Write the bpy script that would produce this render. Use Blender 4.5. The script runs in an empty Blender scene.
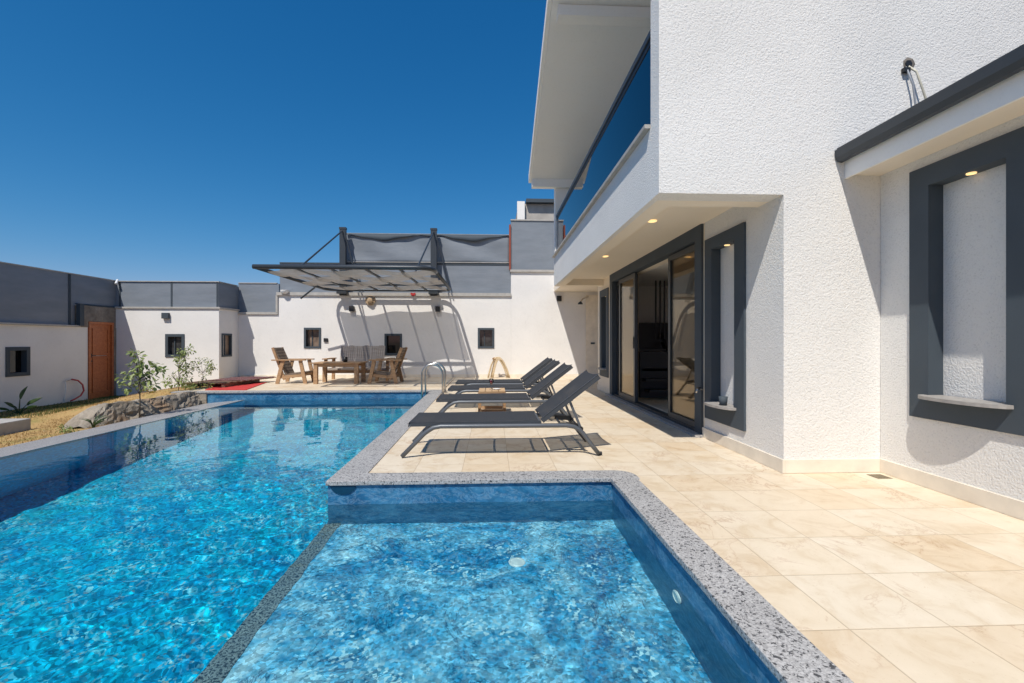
import bpy, bmesh, math, random
from mathutils import Vector, Matrix
from mathutils import noise as mnoise
R = math.radians
rnd = random.Random(7)
S = bpy.context.scene
COL = S.collection

# ------------------------------------------------------------------ camera
FPX = 460.0
YAW = math.atan(20 / FPX)
CAMH = 1.1
cd = bpy.data.cameras.new('camera')
cd.sensor_width = 36.0
cd.lens = FPX / 1024 * 36.0
cd.clip_start = 0.02
cd.clip_end = 3000
cam = bpy.data.objects.new('camera', cd)
COL.objects.link(cam)
cam.location = (0, 0, CAMH)
cam.rotation_euler = (R(90), 0, -YAW)
S.camera = cam

# ------------------------------------------------------------------ sun and sky
SUNV = Vector((-0.301, -0.618, 1.0)).normalized()       # towards the sun
ELEV = math.asin(SUNV.z)
AZ = math.atan2(SUNV.x, SUNV.y)                          # from +Y towards +X
w = bpy.data.worlds.new('World')
S.world = w
w.use_nodes = True
wn, wl = w.node_tree.nodes, w.node_tree.links
bg = wn['Background']
sky = wn.new('ShaderNodeTexSky')
sky.sky_type = 'NISHITA'
sky.sun_disc = False
sky.sun_elevation = ELEV
sky.sun_rotation = AZ
sky.altitude = 300
sky.air_density = 1.0
sky.dust_density = 0.4
sky.ozone_density = 3.0
EXPO = 0.12
SKYS = 0.085
hsv = wn.new('ShaderNodeHueSaturation')
hsv.inputs['Hue'].default_value = 0.495
hsv.inputs['Saturation'].default_value = 1.12
wl.new(sky.outputs[0], hsv.inputs['Color'])
sepc = wn.new('ShaderNodeSeparateColor')
comc = wn.new('ShaderNodeCombineColor')
wl.new(hsv.outputs[0], sepc.inputs[0])
def wmath(op, a, b):
    m = wn.new('ShaderNodeMath'); m.operation = op
    for i, v in enumerate((a, b)):
        if isinstance(v, bpy.types.NodeSocket): wl.new(v, m.inputs[i])
        else: m.inputs[i].default_value = v
    return m.outputs[0]
for ch, (aa, pp) in enumerate(((1.577, 1.84), (0.711, 0.95), (0.845, 0.77))):   # deep clear-sky blue
    q = wmath('MULTIPLY', sepc.outputs[ch], 0.1083)
    q2 = wmath('MULTIPLY', wmath('POWER', q, pp), aa)
    q2 = wmath('MINIMUM', q2, q) if ch == 0 else q2
    wl.new(wmath('MULTIPLY', q2, 1 / (SKYS * 2 ** EXPO)), comc.inputs[ch])
wl.new(comc.outputs[0], bg.inputs['Color'])
bg.inputs['Strength'].default_value = SKYS
sd = bpy.data.lights.new('sun', 'SUN')
sd.energy = 4.2
sd.angle = R(0.5)
sd.color = (1.0, 0.95, 0.87)
sd.cycles.is_caustics_light = True
sun = bpy.data.objects.new('sun', sd)
COL.objects.link(sun)
sun.rotation_euler = (-SUNV).to_track_quat('-Z', 'Y').to_euler()
sun.location = (-8, -14, 25)

S.view_settings.view_transform = 'Standard'
S.view_settings.look = 'None'
S.view_settings.gamma = 1
S.view_settings.use_curve_mapping = False
S.view_settings.exposure = EXPO
S.render.engine = 'CYCLES'
cy = S.cycles
cy.use_denoising = True
cy.max_bounces = 10
cy.diffuse_bounces = 7
cy.glossy_bounces = 4
cy.transmission_bounces = 8
cy.transparent_max_bounces = 32
cy.sample_clamp_indirect = 4.0
cy.sample_clamp_direct = 0.0
cy.caustics_refractive = True
cy.caustics_reflective = False
cy.blur_glossy = 0.5

# ------------------------------------------------------------------ node helpers
def mat(name):
    m = bpy.data.materials.new(name)
    m.use_nodes = True
    return m, m.node_tree.nodes, m.node_tree.links, m.node_tree.nodes['Principled BSDF']

def coords(N, L, scale=(1, 1, 1), rot=(0, 0, 0)):
    tc = N.new('ShaderNodeTexCoord')
    mp = N.new('ShaderNodeMapping')
    mp.inputs['Scale'].default_value = scale
    mp.inputs['Rotation'].default_value = rot
    L.new(tc.outputs['Object'], mp.inputs['Vector'])
    return mp.outputs[0]

def noise(N, L, vec, scale, detail=4, rough=0.55, dist=0.0):
    n = N.new('ShaderNodeTexNoise')
    n.inputs['Scale'].default_value = scale
    n.inputs['Detail'].default_value = detail
    n.inputs['Roughness'].default_value = rough
    n.inputs['Distortion'].default_value = dist
    L.new(vec, n.inputs['Vector'])
    return n.outputs['Fac']

def ramp(N, L, fac, stops, interp='LINEAR'):
    r = N.new('ShaderNodeValToRGB')
    r.color_ramp.interpolation = interp
    els = r.color_ramp.elements
    while len(els) < len(stops):
        els.new(0.5)
    for e, (p, c) in zip(els, stops):
        e.position = p
        e.color = (c[0], c[1], c[2], 1) if hasattr(c, '__len__') else (c, c, c, 1)
    L.new(fac, r.inputs[0])
    return r.outputs[0]

def mix(N, L, a, b, fac, mode='MIX'):
    m = N.new('ShaderNodeMix')
    m.data_type = 'RGBA'
    m.blend_type = mode
    for v, k in ((fac, 0), (a, 6), (b, 7)):
        if hasattr(v, 'is_linked') or isinstance(v, bpy.types.NodeSocket):
            L.new(v, m.inputs[k])
        elif k == 0:
            m.inputs[0].default_value = v
        else:
            m.inputs[k].default_value = (v[0], v[1], v[2], 1)
    return m.outputs[2]

def bump(N, L, b, h, strength, dist=0.01, prev=None):
    bn = N.new('ShaderNodeBump')
    bn.inputs['Strength'].default_value = strength
    bn.inputs['Distance'].default_value = dist
    L.new(h, bn.inputs['Height'])
    if prev is not None:
        L.new(prev, bn.inputs['Normal'])
    if b is not None:
        L.new(bn.outputs[0], b.inputs['Normal'])
    return bn.outputs[0]

def math_(N, L, op, a, b=None, c=None):
    m = N.new('ShaderNodeMath')
    m.operation = op
    for i, v in enumerate((a, b, c)):
        if v is None:
            continue
        if isinstance(v, bpy.types.NodeSocket):
            L.new(v, m.inputs[i])
        else:
            m.inputs[i].default_value = v
    return m.outputs[0]

def plain(name, col, rough=0.5, metal=0.0, var=0.06, vscale=6.0, bstr=0.0, bscale=60, spec=None):
    m, N, L, b = mat(name)
    v = coords(N, L)
    n = noise(N, L, v, vscale, 5)
    lo = tuple(max(0, c * (1 - var)) for c in col)
    hi = tuple(min(1, c * (1 + var)) for c in col)
    c = ramp(N, L, n, [(0.3, lo), (0.7, hi)])
    L.new(c, b.inputs['Base Color'])
    b.inputs['Roughness'].default_value = rough
    b.inputs['Metallic'].default_value = metal
    if spec is not None:
        b.inputs['Specular IOR Level'].default_value = spec
    if bstr:
        bump(N, L, b, noise(N, L, v, bscale, 3), bstr, 0.004)
    return m

def stucco(name, col, scale, strength, dirt=0.05, dist=0.006, pit=0.93):
    m, N, L, b = mat(name)
    v = coords(N, L)
    big = noise(N, L, v, 1.1, 6, 0.6)
    c1 = ramp(N, L, big, [(0.3, tuple(c * (1 - dirt) for c in col)), (0.65, col)])
    n1 = noise(N, L, v, scale, 2, 0.6, 0.0)
    n2 = noise(N, L, v, scale * 2.7, 2, 0.5)
    h = math_(N, L, 'MULTIPLY_ADD', n2, 0.35, n1)
    pits = ramp(N, L, n1, [(0.26, (pit, pit, pit)), (0.44, (1, 1, 1))])
    cc = mix(N, L, c1, pits, 0.6, 'MULTIPLY')
    L.new(cc, b.inputs['Base Color'])
    b.inputs['Roughness'].default_value = 0.92
    b.inputs['Specular IOR Level'].default_value = 0.2
    bump(N, L, b, h, strength, dist)
    return m

M = {}
M['stucco'] = stucco('coarse_white_stucco', (0.81, 0.792, 0.758), 74, 1.0, 0.07, 0.0085, 0.72)
M['plaster'] = stucco('soft_cream_plaster', (0.86, 0.77, 0.64), 60, 0.12, 0.04, 0.003)
M['garden_white'] = stucco('painted_block_wall', (0.80, 0.78, 0.75), 14, 0.3, 0.08, 0.008)
M['smooth_white'] = stucco('smooth_white_paint', (0.90, 0.87, 0.82), 30, 0.05, 0.03, 0.002)
M['slate'] = plain('slate_grey_trim', (0.050, 0.066, 0.082), 0.75, 0, 0.08, 3, 0.25, 90)
M['trim_pale'] = plain('pale_trim_stone', (0.42, 0.40, 0.37), 0.7, 0, 0.12, 8, 0.2, 70)
M['trim_dark'] = plain('dull_brass_grate', (0.22, 0.18, 0.12), 0.5)
M['alu'] = plain('anthracite_aluminium', (0.045, 0.052, 0.06), 0.42, 0.2, 0.05)
M['black'] = plain('black_plastic', (0.015, 0.015, 0.017), 0.5)
M['steel'] = plain('polished_steel', (0.50, 0.47, 0.43), 0.3, 1.0, 0.04)
M['chrome'] = plain('tap_chrome', (0.55, 0.53, 0.5), 0.25, 1.0)
M['lounger_frame'] = plain('grey_powder_coat', (0.11, 0.12, 0.135), 0.4, 0.3, 0.05)
M['rail_dark'] = plain('dark_rail_coat', (0.055, 0.06, 0.068), 0.45, 0.2)
M['outlet'] = plain('dark_blue_disc', (0.0, 0.035, 0.08), 0.4)  # even dark blue for the half disc below the coping
M['sill'] = plain('grey_stone_sill', (0.33, 0.31, 0.29), 0.55, 0, 0.15, 20)
M['neigh'] = plain('grey_beige_render', (0.42, 0.39, 0.35), 0.9, 0, 0.15, 3)
M['red_paint'] = plain('red_plastic', (0.45, 0.03, 0.03), 0.5)
M['rust_paint'] = plain('red_oxide_steel', (0.28, 0.06, 0.03), 0.7)
M['rope'] = plain('cream_hose', (0.60, 0.47, 0.30), 0.6, 0, 0.15, 30)
M['straw'] = plain('straw_weave', (0.42, 0.31, 0.20), 0.85, 0, 0.3, 60, 0.5, 120)
M['fence_grey'] = None
M['ceramic'] = plain('white_ceramic', (0.8, 0.8, 0.78), 0.2)
M['glass_red'] = plain('red_wine', (0.42, 0.01, 0.03), 0.08)
M['concrete'] = plain('raw_concrete', (0.17, 0.15, 0.125), 0.95, 0, 0.35, 4, 0.6, 25)
M['mat_red'] = plain('red_mat', (0.52, 0.035, 0.03), 0.95, 0, 0.15, 9, 0.3, 200)
M['screen'] = plain('white_pipe', (0.75, 0.75, 0.75), 0.4)
M['soil'] = plain('dark_soil', (0.07, 0.05, 0.03), 1.0, 0, 0.4, 10, 0.8, 30)
M['trunk'] = plain('thin_bark', (0.09, 0.07, 0.05), 0.9, 0, 0.3, 30, 0.5, 60)

def fence_mat():
    m, N, L, b = mat('grey_fence_sheet')
    v = coords(N, L)
    n = noise(N, L, coords(N, L, (0.6, 0.6, 2.2)), 2.0, 5, 0.6)
    c = ramp(N, L, n, [(0.3, (0.175, 0.20, 0.23)), (0.7, (0.23, 0.255, 0.29))])
    wv = N.new('ShaderNodeTexWave')
    wv.bands_direction = 'Z'
    wv.inputs['Scale'].default_value = 14
    wv.inputs['Distortion'].default_value = 0.4
    L.new(v, wv.inputs['Vector'])
    c2 = mix(N, L, c, (0.8, 0.8, 0.8), math_(N, L, 'MULTIPLY', wv.outputs['Fac'], 0.25), 'MULTIPLY')
    L.new(c2, b.inputs['Base Color'])
    b.inputs['Roughness'].default_value = 0.6
    bump(N, L, b, n, 0.3, 0.03)
    return m
M['fence_grey'] = fence_mat()

def granite(name, base, dark, rough, amount=0.40):
    m, N, L, b = mat(name)
    v = coords(N, L)
    vo = N.new('ShaderNodeTexVoronoi')
    vo.inputs['Scale'].default_value = 170
    L.new(v, vo.inputs['Vector'])
    sep = N.new('ShaderNodeSeparateColor')
    L.new(vo.outputs['Color'], sep.inputs[0])
    c = ramp(N, L, sep.outputs[0], [(0.0, tuple(x * 0.72 for x in base)), (0.5, base), (1.0, tuple(min(1, x * 1.3) for x in base))])
    n = noise(N, L, v, 75, 3, 0.6)
    d = ramp(N, L, n, [(amount, 1.0), (amount + 0.04, 0.0)])
    c2 = mix(N, L, c, dark, d)
    big = ramp(N, L, noise(N, L, v, 3, 4), [(0.3, 0.86), (0.7, 1.0)])
    c3 = mix(N, L, c2, big, 1.0, 'MULTIPLY')
    # slab joints every 60 cm
    L.new(c3, b.inputs['Base Color'])
    b.inputs['Roughness'].default_value = rough
    return m
M['granite'] = granite('speckled_grey_granite', (0.42, 0.41, 0.40), (0.06, 0.06, 0.065), 0.55)
M['granite_wet'] = granite('wet_granite_weir', (0.40, 0.39, 0.39), (0.08, 0.085, 0.09), 0.38)
M['granite_sub'] = granite('submerged_granite', (0.24, 0.27, 0.28), (0.03, 0.045, 0.06), 0.5, 0.45)

TS, TX, TY = 0.405, 1.365, 1.70
def travertine():
    m, N, L, b = mat('cream_travertine_tiles')
    tc = N.new('ShaderNodeTexCoord')
    sx = N.new('ShaderNodeSeparateXYZ')
    L.new(tc.outputs['Object'], sx.inputs[0])
    def cell(o, off):
        t = math_(N, L, 'MULTIPLY_ADD', o, 1 / TS, -off / TS)
        fl = math_(N, L, 'FLOOR', t)
        fr = math_(N, L, 'SUBTRACT', t, fl)
        e = math_(N, L, 'MINIMUM', fr, math_(N, L, 'SUBTRACT', 1.0, fr))
        return fl, e
    fx, ex = cell(sx.outputs[0], TX)
    fy, ey = cell(sx.outputs[1], TY)
    edge = math_(N, L, 'MINIMUM', ex, ey)
    cmb = N.new('ShaderNodeCombineXYZ')
    L.new(fx, cmb.inputs[0]); L.new(fy, cmb.inputs[1])
    wn_ = N.new('ShaderNodeTexWhiteNoise')
    wn_.noise_dimensions = '3D'
    L.new(cmb.outputs[0], wn_.inputs['Vector'])
    off = N.new('ShaderNodeVectorMath'); off.operation = 'MULTIPLY_ADD'
    L.new(wn_.outputs['Color'], off.inputs[0])
    off.inputs[1].default_value = (7, 9, 5)
    L.new(tc.outputs['Object'], off.inputs[2])
    vec = off.outputs[0]
    tone = ramp(N, L, wn_.outputs['Value'], [(0.0, (0.70, 0.59, 0.445)), (0.3, (0.72, 0.625, 0.485)), (0.65, (0.735, 0.655, 0.53)), (1.0, (0.695, 0.575, 0.42))])
    cloud = ramp(N, L, noise(N, L, vec, 4.5, 8, 0.65, 0.8), [(0.25, (0.80, 0.70, 0.57)), (0.5, (0.97, 0.94, 0.9)), (0.75, (1.04, 1.03, 1.02))])
    c = mix(N, L, tone, cloud, 1.0, 'MULTIPLY')
    vn = noise(N, L, vec, 2.4, 10, 0.66, 0.7)
    veins = ramp(N, L, math_(N, L, 'ABSOLUTE', math_(N, L, 'SUBTRACT', vn, 0.5)), [(0.0, 1.0), (0.006, 0.3), (0.022, 0.0)])
    mask = ramp(N, L, noise(N, L, vec, 1.7, 3), [(0.46, 0.0), (0.66, 0.85)])
    vf = math_(N, L, 'MULTIPLY', veins, mask)
    c = mix(N, L, c, (0.40, 0.22, 0.11), vf)
    pit = ramp(N, L, noise(N, L, vec, 70, 4, 0.7), [(0.28, (0.74, 0.62, 0.48)), (0.38, (1, 1, 1))])
    c = mix(N, L, c, pit, 0.6, 'MULTIPLY')
    gr = ramp(N, L, edge, [(0.0, 1.0), (0.004, 0.8), (0.009, 0.0)])
    c = mix(N, L, c, (0.40, 0.29, 0.18), math_(N, L, 'MULTIPLY', gr, 0.65))
    L.new(c, b.inputs['Base Color'])
    rr = ramp(N, L, noise(N, L, vec, 6, 4), [(0.3, 0.42), (0.7, 0.6)])
    L.new(rr, b.inputs['Roughness'])
    b.inputs['Specular IOR Level'].default_value = 0.35
    h = math_(N, L, 'MULTIPLY', gr, -1.0)
    bump(N, L, b, h, 0.5, 0.003)
    return m
M['travertine'] = travertine()
M['skirting'] = plain('travertine_skirting', (0.76, 0.69, 0.58), 0.5, 0, 0.10, 5, 0.1, 40)

def pooltile(name, stops, mosaic, mscale=28, veins=0.3, pale=0.0, warm=0.0):
    m, N, L, b = mat(name)
    v = coords(N, L)
    n = noise(N, L, coords(N, L, (1, 1, 1.6)), 1.9, 9, 0.66, 1.4)
    c = ramp(N, L, n, stops)
    vo = N.new('ShaderNodeTexVoronoi')
    vo.inputs['Scale'].default_value = mscale
    L.new(v, vo.inputs['Vector'])
    sep = N.new('ShaderNodeSeparateColor')
    L.new(vo.outputs['Color'], sep.inputs[0])
    cells = ramp(N, L, sep.outputs[0], [(0.0, 0.35), (0.5, 0.9), (0.85, 1.3), (1.0, 1.7)])
    c = mix(N, L, c, cells, mosaic, 'MULTIPLY')
    patch = noise(N, L, v, 3.5, 5, 0.65)
    if pale:
        pm = math_(N, L, 'MULTIPLY', ramp(N, L, sep.outputs[1], [(0.72, 0.0), (0.78, 1.0)]), ramp(N, L, patch, [(0.48, 0.0), (0.62, pale)]))
        c = mix(N, L, c, (0.30, 0.76, 0.84) if warm else (0.55, 0.80, 0.88), pm)
    if warm:
        wm_ = math_(N, L, 'MULTIPLY', ramp(N, L, sep.outputs[2], [(0.93, 0.0), (0.95, 1.0)]), ramp(N, L, patch, [(0.45, 0.0), (0.6, warm)]))
        c = mix(N, L, c, (0.60, 0.46, 0.25), wm_)
    n2 = noise(N, L, v, 1.5, 10, 0.68, 1.2)
    vein = ramp(N, L, math_(N, L, 'ABSOLUTE', math_(N, L, 'SUBTRACT', n2, 0.5)), [(0.0, 1.0), (0.010, 0.0)])
    c = mix(N, L, c, (0.0, 0.05, 0.13), math_(N, L, 'MULTIPLY', vein, veins))
    n3 = noise(N, L, coords(N, L, (1.0, 1.0, 2.2)), 4.0, 10, 0.7, 2.0)
    v3 = ramp(N, L, math_(N, L, 'ABSOLUTE', math_(N, L, 'SUBTRACT', n3, 0.5)), [(0.0, 1.0), (0.04, 0.0)])
    c = mix(N, L, c, (0.42, 0.56, 0.68), math_(N, L, 'MULTIPLY', v3, 0.0 if warm else 0.25))
    L.new(c, b.inputs['Base Color'])
    b.inputs['Roughness'].default_value = 0.35
    return m
M['pool_floor'] = pooltile('cyan_pool_mosaic', [(0.25, (0.0, 0.14, 0.36)), (0.45, (0.0, 0.31, 0.53)), (0.62, (0.0, 0.47, 0.65)), (0.8, (0.05, 0.68, 0.76))], 0.8, 52, 0.2, 0.8, 0.45)
M['pool_side'] = pooltile('deep_blue_pool_side', [(0.25, (0.0, 0.50, 0.80)), (0.5, (0.0, 0.62, 0.92)), (0.75, (0.02, 0.70, 0.95))], 0.4, 30, 0.1)
M['pool_wall'] = pooltile('blue_marble_pool_wall', [(0.25, (0.01, 0.06, 0.15)), (0.5, (0.02, 0.14, 0.28)), (0.75, (0.10, 0.28, 0.44))], 0.25, 40, 0.2)
M['spa_floor'] = pooltile('pale_blue_marble_tile', [(0.30, (0.0, 0.12, 0.32)), (0.44, (0.03, 0.28, 0.50)), (0.54, (0.16, 0.48, 0.68)), (0.70, (0.52, 0.76, 0.86))], 0.75, 60, 1.0, 1.0)  # marble mosaic; the fine pale speckle also paints in ripple glints

def water():
    m, N, L, b = mat('clear_water')
    N.remove(b)
    g = N.new('ShaderNodeBsdfGlass')
    g.inputs['IOR'].default_value = 1.33
    g.inputs['Roughness'].default_value = 0.0
    g.inputs['Color'].default_value = (0.80, 0.98, 1.0, 1)
    L.new(g.outputs[0], N['Material Output'].inputs['Surface'])
    return m
M['water'] = water()

def thin_glass(name, tint, ior=1.5, boost=1.0, floor=0.0, rcol=(0.95, 0.95, 0.95)):
    m, N, L, b = mat(name)
    N.remove(b)
    t = N.new('ShaderNodeBsdfTransparent'); t.inputs[0].default_value = (*tint, 1)
    g = N.new('ShaderNodeBsdfGlossy'); g.inputs['Roughness'].default_value = 0.0
    g.inputs['Color'].default_value = (*rcol, 1)
    f = N.new('ShaderNodeFresnel'); f.inputs[0].default_value = ior
    mx = N.new('ShaderNodeMixShader')
    ff = math_(N, L, 'MINIMUM', math_(N, L, 'MULTIPLY', f.outputs[0], boost), 1.0)
    ff = math_(N, L, 'MAXIMUM', ff, floor)
    L.new(ff, mx.inputs[0]); L.new(t.outputs[0], mx.inputs[1]); L.new(g.outputs[0], mx.inputs[2])
    L.new(mx.outputs[0], N['Material Output'].inputs['Surface'])
    return m
M['glass'] = thin_glass('bronze_door_glass', (0.94, 0.92, 0.88), 1.45, 0.9, 0.06, (0.88, 0.80, 0.69))
M['rail_glass'] = thin_glass('blue_tinted_rail_glass', (0.10, 0.16, 0.26), 1.5, 1.3)
M['clear_glass'] = thin_glass('clear_glass', (0.96, 0.96, 0.96), 1.4)
M['pane_dark'] = thin_glass('window_pane_glass', (0.55, 0.56, 0.58), 1.5, 1.2)

def wood(name, a, bcol, scale=3.0, rot=(0, 0, 0), rough=0.65):
    m, N, L, b = mat(name)
    v = coords(N, L, (1, 9, 9), rot)
    n = noise(N, L, v, scale, 7, 0.65, 0.8)
    c = ramp(N, L, n, [(0.3, a), (0.7, bcol)])
    L.new(c, b.inputs['Base Color'])
    b.inputs['Roughness'].default_value = rough
    bump(N, L, b, n, 0.3, 0.003)
    return m
M['wood'] = wood('weathered_teak', (0.27, 0.15, 0.075), (0.52, 0.33, 0.18))
M['wood_grey'] = wood('grey_weathered_slats', (0.30, 0.25, 0.21), (0.52, 0.45, 0.39))
M['wood_dark'] = wood('dark_pallet_wood', (0.10, 0.05, 0.03), (0.22, 0.13, 0.08))
M['wood_door'] = wood('orange_brown_door_wood', (0.32, 0.085, 0.026), (0.50, 0.165, 0.055), 2.0, (0, 0, R(90)), 0.5)
M['table_wood'] = wood('small_table_pine', (0.45, 0.28, 0.14), (0.66, 0.46, 0.27))

def weave(name, a, bcol, sc):
    m, N, L, b = mat(name)
    v = coords(N, L)
    w1 = N.new('ShaderNodeTexWave'); w1.bands_direction = 'Z'; w1.inputs['Scale'].default_value = sc
    w1.inputs['Distortion'].default_value = 1.5
    w2 = N.new('ShaderNodeTexWave'); w2.bands_direction = 'X'; w2.inputs['Scale'].default_value = sc * 0.7
    w2.inputs['Distortion'].default_value = 1.5
    L.new(v, w1.inputs['Vector']); L.new(v, w2.inputs['Vector'])
    f = math_(N, L, 'MULTIPLY', w1.outputs['Fac'], w2.outputs['Fac'])
    c = ramp(N, L, math_(N, L, 'MULTIPLY_ADD', noise(N, L, v, 8, 4), 0.5, f), [(0.2, a), (0.8, bcol)])
    L.new(c, b.inputs['Base Color'])
    b.inputs['Roughness'].default_value = 0.85
    bump(N, L, b, f, 0.5, 0.01)
    return m
M['weave'] = weave('grey_brown_cane_weave', (0.10, 0.075, 0.055), (0.32, 0.25, 0.19), 14)

def sling():
    m, N, L, b = mat('charcoal_mesh_fabric')
    v = coords(N, L)
    n = noise(N, L, v, 260, 2)
    c = ramp(N, L, n, [(0.3, (0.030, 0.032, 0.036)), (0.7, (0.052, 0.055, 0.062))])
    L.new(c, b.inputs['Base Color'])
    b.inputs['Roughness'].default_value = 0.8
    b.inputs['Specular IOR Level'].default_value = 0.25
    t = N.new('ShaderNodeBsdfTransparent')
    mx = N.new('ShaderNodeMixShader')
    lw_ = N.new('ShaderNodeLayerWeight'); lw_.inputs[0].default_value = 0.5
    # open mesh: see-through face on, opaque at a slant
    k = math_(N, L, 'SUBTRACT', 1.0, lw_.outputs['Facing'])
    k = math_(N, L, 'MULTIPLY', math_(N, L, 'POWER', k, 1.6), -0.30)
    L.new(math_(N, L, 'ADD', k, 1.0), mx.inputs[0])
    L.new(t.outputs[0], mx.inputs[1]); L.new(b.outputs[0], mx.inputs[2])
    L.new(mx.outputs[0], N['Material Output'].inputs['Surface'])
    return m
M['sling'] = sling()

def cloth():
    m, N, L, b = mat('grey_shade_cloth')
    v = coords(N, L)
    n = noise(N, L, v, 5, 4)
    c = ramp(N, L, n, [(0.3, (0.30, 0.27, 0.24)), (0.7, (0.42, 0.38, 0.34))])
    L.new(c, b.inputs['Base Color'])
    b.inputs['Roughness'].default_value = 0.9
    tr = N.new('ShaderNodeBsdfTranslucent')
    tr.inputs[0].default_value = (0.42, 0.38, 0.33, 1)
    mx = N.new('ShaderNodeMixShader'); mx.inputs[0].default_value = 0.25
    L.new(b.outputs[0], mx.inputs[1]); L.new(tr.outputs[0], mx.inputs[2])
    t2 = N.new('ShaderNodeBsdfTransparent')
    m2 = N.new('ShaderNodeMixShader'); m2.inputs[0].default_value = 0.20
    L.new(mx.outputs[0], m2.inputs[1]); L.new(t2.outputs[0], m2.inputs[2])
    L.new(m2.outputs[0], N['Material Output'].inputs['Surface'])
    return m
M['cloth'] = cloth()

def leafmat(name, a, bcol):
    m, N, L, b = mat(name)
    oi = N.new('ShaderNodeTexCoord')
    n = noise(N, L, oi.outputs['Object'], 9, 3)
    c = ramp(N, L, n, [(0.35, a), (0.65, bcol)])
    L.new(c, b.inputs['Base Color'])
    b.inputs['Roughness'].default_value = 0.5
    tr = N.new('ShaderNodeBsdfTranslucent')
    L.new(c, tr.inputs[0])
    mx = N.new('ShaderNodeMixShader'); mx.inputs[0].default_value = 0.3
    L.new(b.outputs[0], mx.inputs[1]); L.new(tr.outputs[0], mx.inputs[2])
    L.new(mx.outputs[0], N['Material Output'].inputs['Surface'])
    return m
M['leaf'] = leafmat('fresh_leaf_green', (0.16, 0.22, 0.06), (0.42, 0.48, 0.18))
M['leaf_dark'] = leafmat('dark_leaf_green', (0.025, 0.055, 0.018), (0.07, 0.13, 0.04))
M['leaf_yellow'] = leafmat('yellow_leaf', (0.25, 0.20, 0.02), (0.45, 0.35, 0.03))
M['blade'] = leafmat('dry_grass_blade', (0.38, 0.25, 0.10), (0.55, 0.37, 0.17))
M['blade_green'] = leafmat('green_grass_blade', (0.07, 0.11, 0.02), (0.13, 0.16, 0.04))

def grass_ground():
    m, N, L, b = mat('dry_lawn')
    v = coords(N, L)
    n = noise(N, L, v, 1.3, 7, 0.7)
    n2 = noise(N, L, v, 22, 5, 0.7)
    c = ramp(N, L, n, [(0.30, (0.36, 0.23, 0.10)), (0.52, (0.48, 0.32, 0.14)), (0.68, (0.27, 0.25, 0.085))])
    c = mix(N, L, c, ramp(N, L, n2, [(0.3, 0.75), (0.6, 1.08)]), 1.0, 'MULTIPLY')
    # greener along the foot of the boundary wall
    sx = N.new('ShaderNodeSeparateXYZ'); L.new(v, sx.inputs[0])
    xf = math_(N, L, 'MULTIPLY_ADD', n2, 0.5, sx.outputs[0])
    g = ramp(N, L, math_(N, L, 'MULTIPLY_ADD', xf, 0.5, 5.35), [(0.28, 1.0), (0.62, 0.0)])
    c = mix(N, L, c, (0.055, 0.085, 0.02), g)
    L.new(c, b.inputs['Base Color'])
    b.inputs['Roughness'].default_value = 1.0
    b.inputs['Specular IOR Level'].default_value = 0.1
    bump(N, L, b, n2, 0.7, 0.03)
    return m
M['lawn'] = grass_ground()
M['ground'] = plain('dry_earth_outside', (0.26, 0.20, 0.13), 1.0, 0, 0.3, 0.5, 0.4, 3)

def rockmat():
    m, N, L, b = mat('rough_retaining_stone')
    v = coords(N, L)
    n = noise(N, L, v, 4, 9, 0.72, 0.6)
    n2 = noise(N, L, v, 1.7, 4)
    c = ramp(N, L, n, [(0.25, (0.11, 0.09, 0.07)), (0.5, (0.31, 0.265, 0.21)), (0.75, (0.50, 0.44, 0.36))])
    c = mix(N, L, c, (0.42, 0.25, 0.13), ramp(N, L, n2, [(0.52, 0.0), (0.66, 0.6)]))
    L.new(c, b.inputs['Base Color'])
    b.inputs['Roughness'].default_value = 0.95
    bump(N, L, b, n, 1.0, 0.06)
    return m
M['rock'] = rockmat()

def lintel_mat():
    m, N, L, b = mat('bare_cement_patch')
    v = coords(N, L)
    n = noise(N, L, v, 5, 8, 0.7)
    c = ramp(N, L, n, [(0.3, (0.13, 0.115, 0.10)), (0.6, (0.24, 0.21, 0.18)), (0.8, (0.34, 0.31, 0.27))])
    L.new(c, b.inputs['Base Color']); b.inputs['Roughness'].default_value = 1
    bump(N, L, b, n, 0.8, 0.03)
    return m
M['cement'] = lintel_mat()

def emit(name, col, s):
    m, N, L, b = mat(name)
    b.inputs['Base Color'].default_value = (*col, 1)
    b.inputs['Emission Color'].default_value = (*col, 1)
    b.inputs['Emission Strength'].default_value = s
    return m
M['lamp'] = emit('warm_lamp_face', (1.0, 0.70, 0.32), 0.95)

def stripes():
    m, N, L, b = mat('striped_kilim')
    v = coords(N, L)
    wv = N.new('ShaderNodeTexWave'); wv.bands_direction = 'Y'; wv.inputs['Scale'].default_value = 1.7
    L.new(v, wv.inputs['Vector'])
    c = ramp(N, L, wv.outputs['Fac'], [(0.0, (0.10, 0.015, 0.02)), (0.45, (0.22, 0.04, 0.04)), (0.6, (0.45, 0.36, 0.30)), (0.75, (0.06, 0.02, 0.03))], 'CONSTANT')
    L.new(c, b.inputs['Base Color']); b.inputs['Roughness'].default_value = 0.95
    return m
M['kilim'] = stripes()
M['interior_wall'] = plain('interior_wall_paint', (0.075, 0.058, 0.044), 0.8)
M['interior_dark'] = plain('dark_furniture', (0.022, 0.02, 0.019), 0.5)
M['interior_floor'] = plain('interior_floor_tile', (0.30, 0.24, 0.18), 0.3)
M['blind'] = plain('beige_curtain_fabric', (0.80, 0.69, 0.54), 0.9, 0, 0.1, 4)

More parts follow.
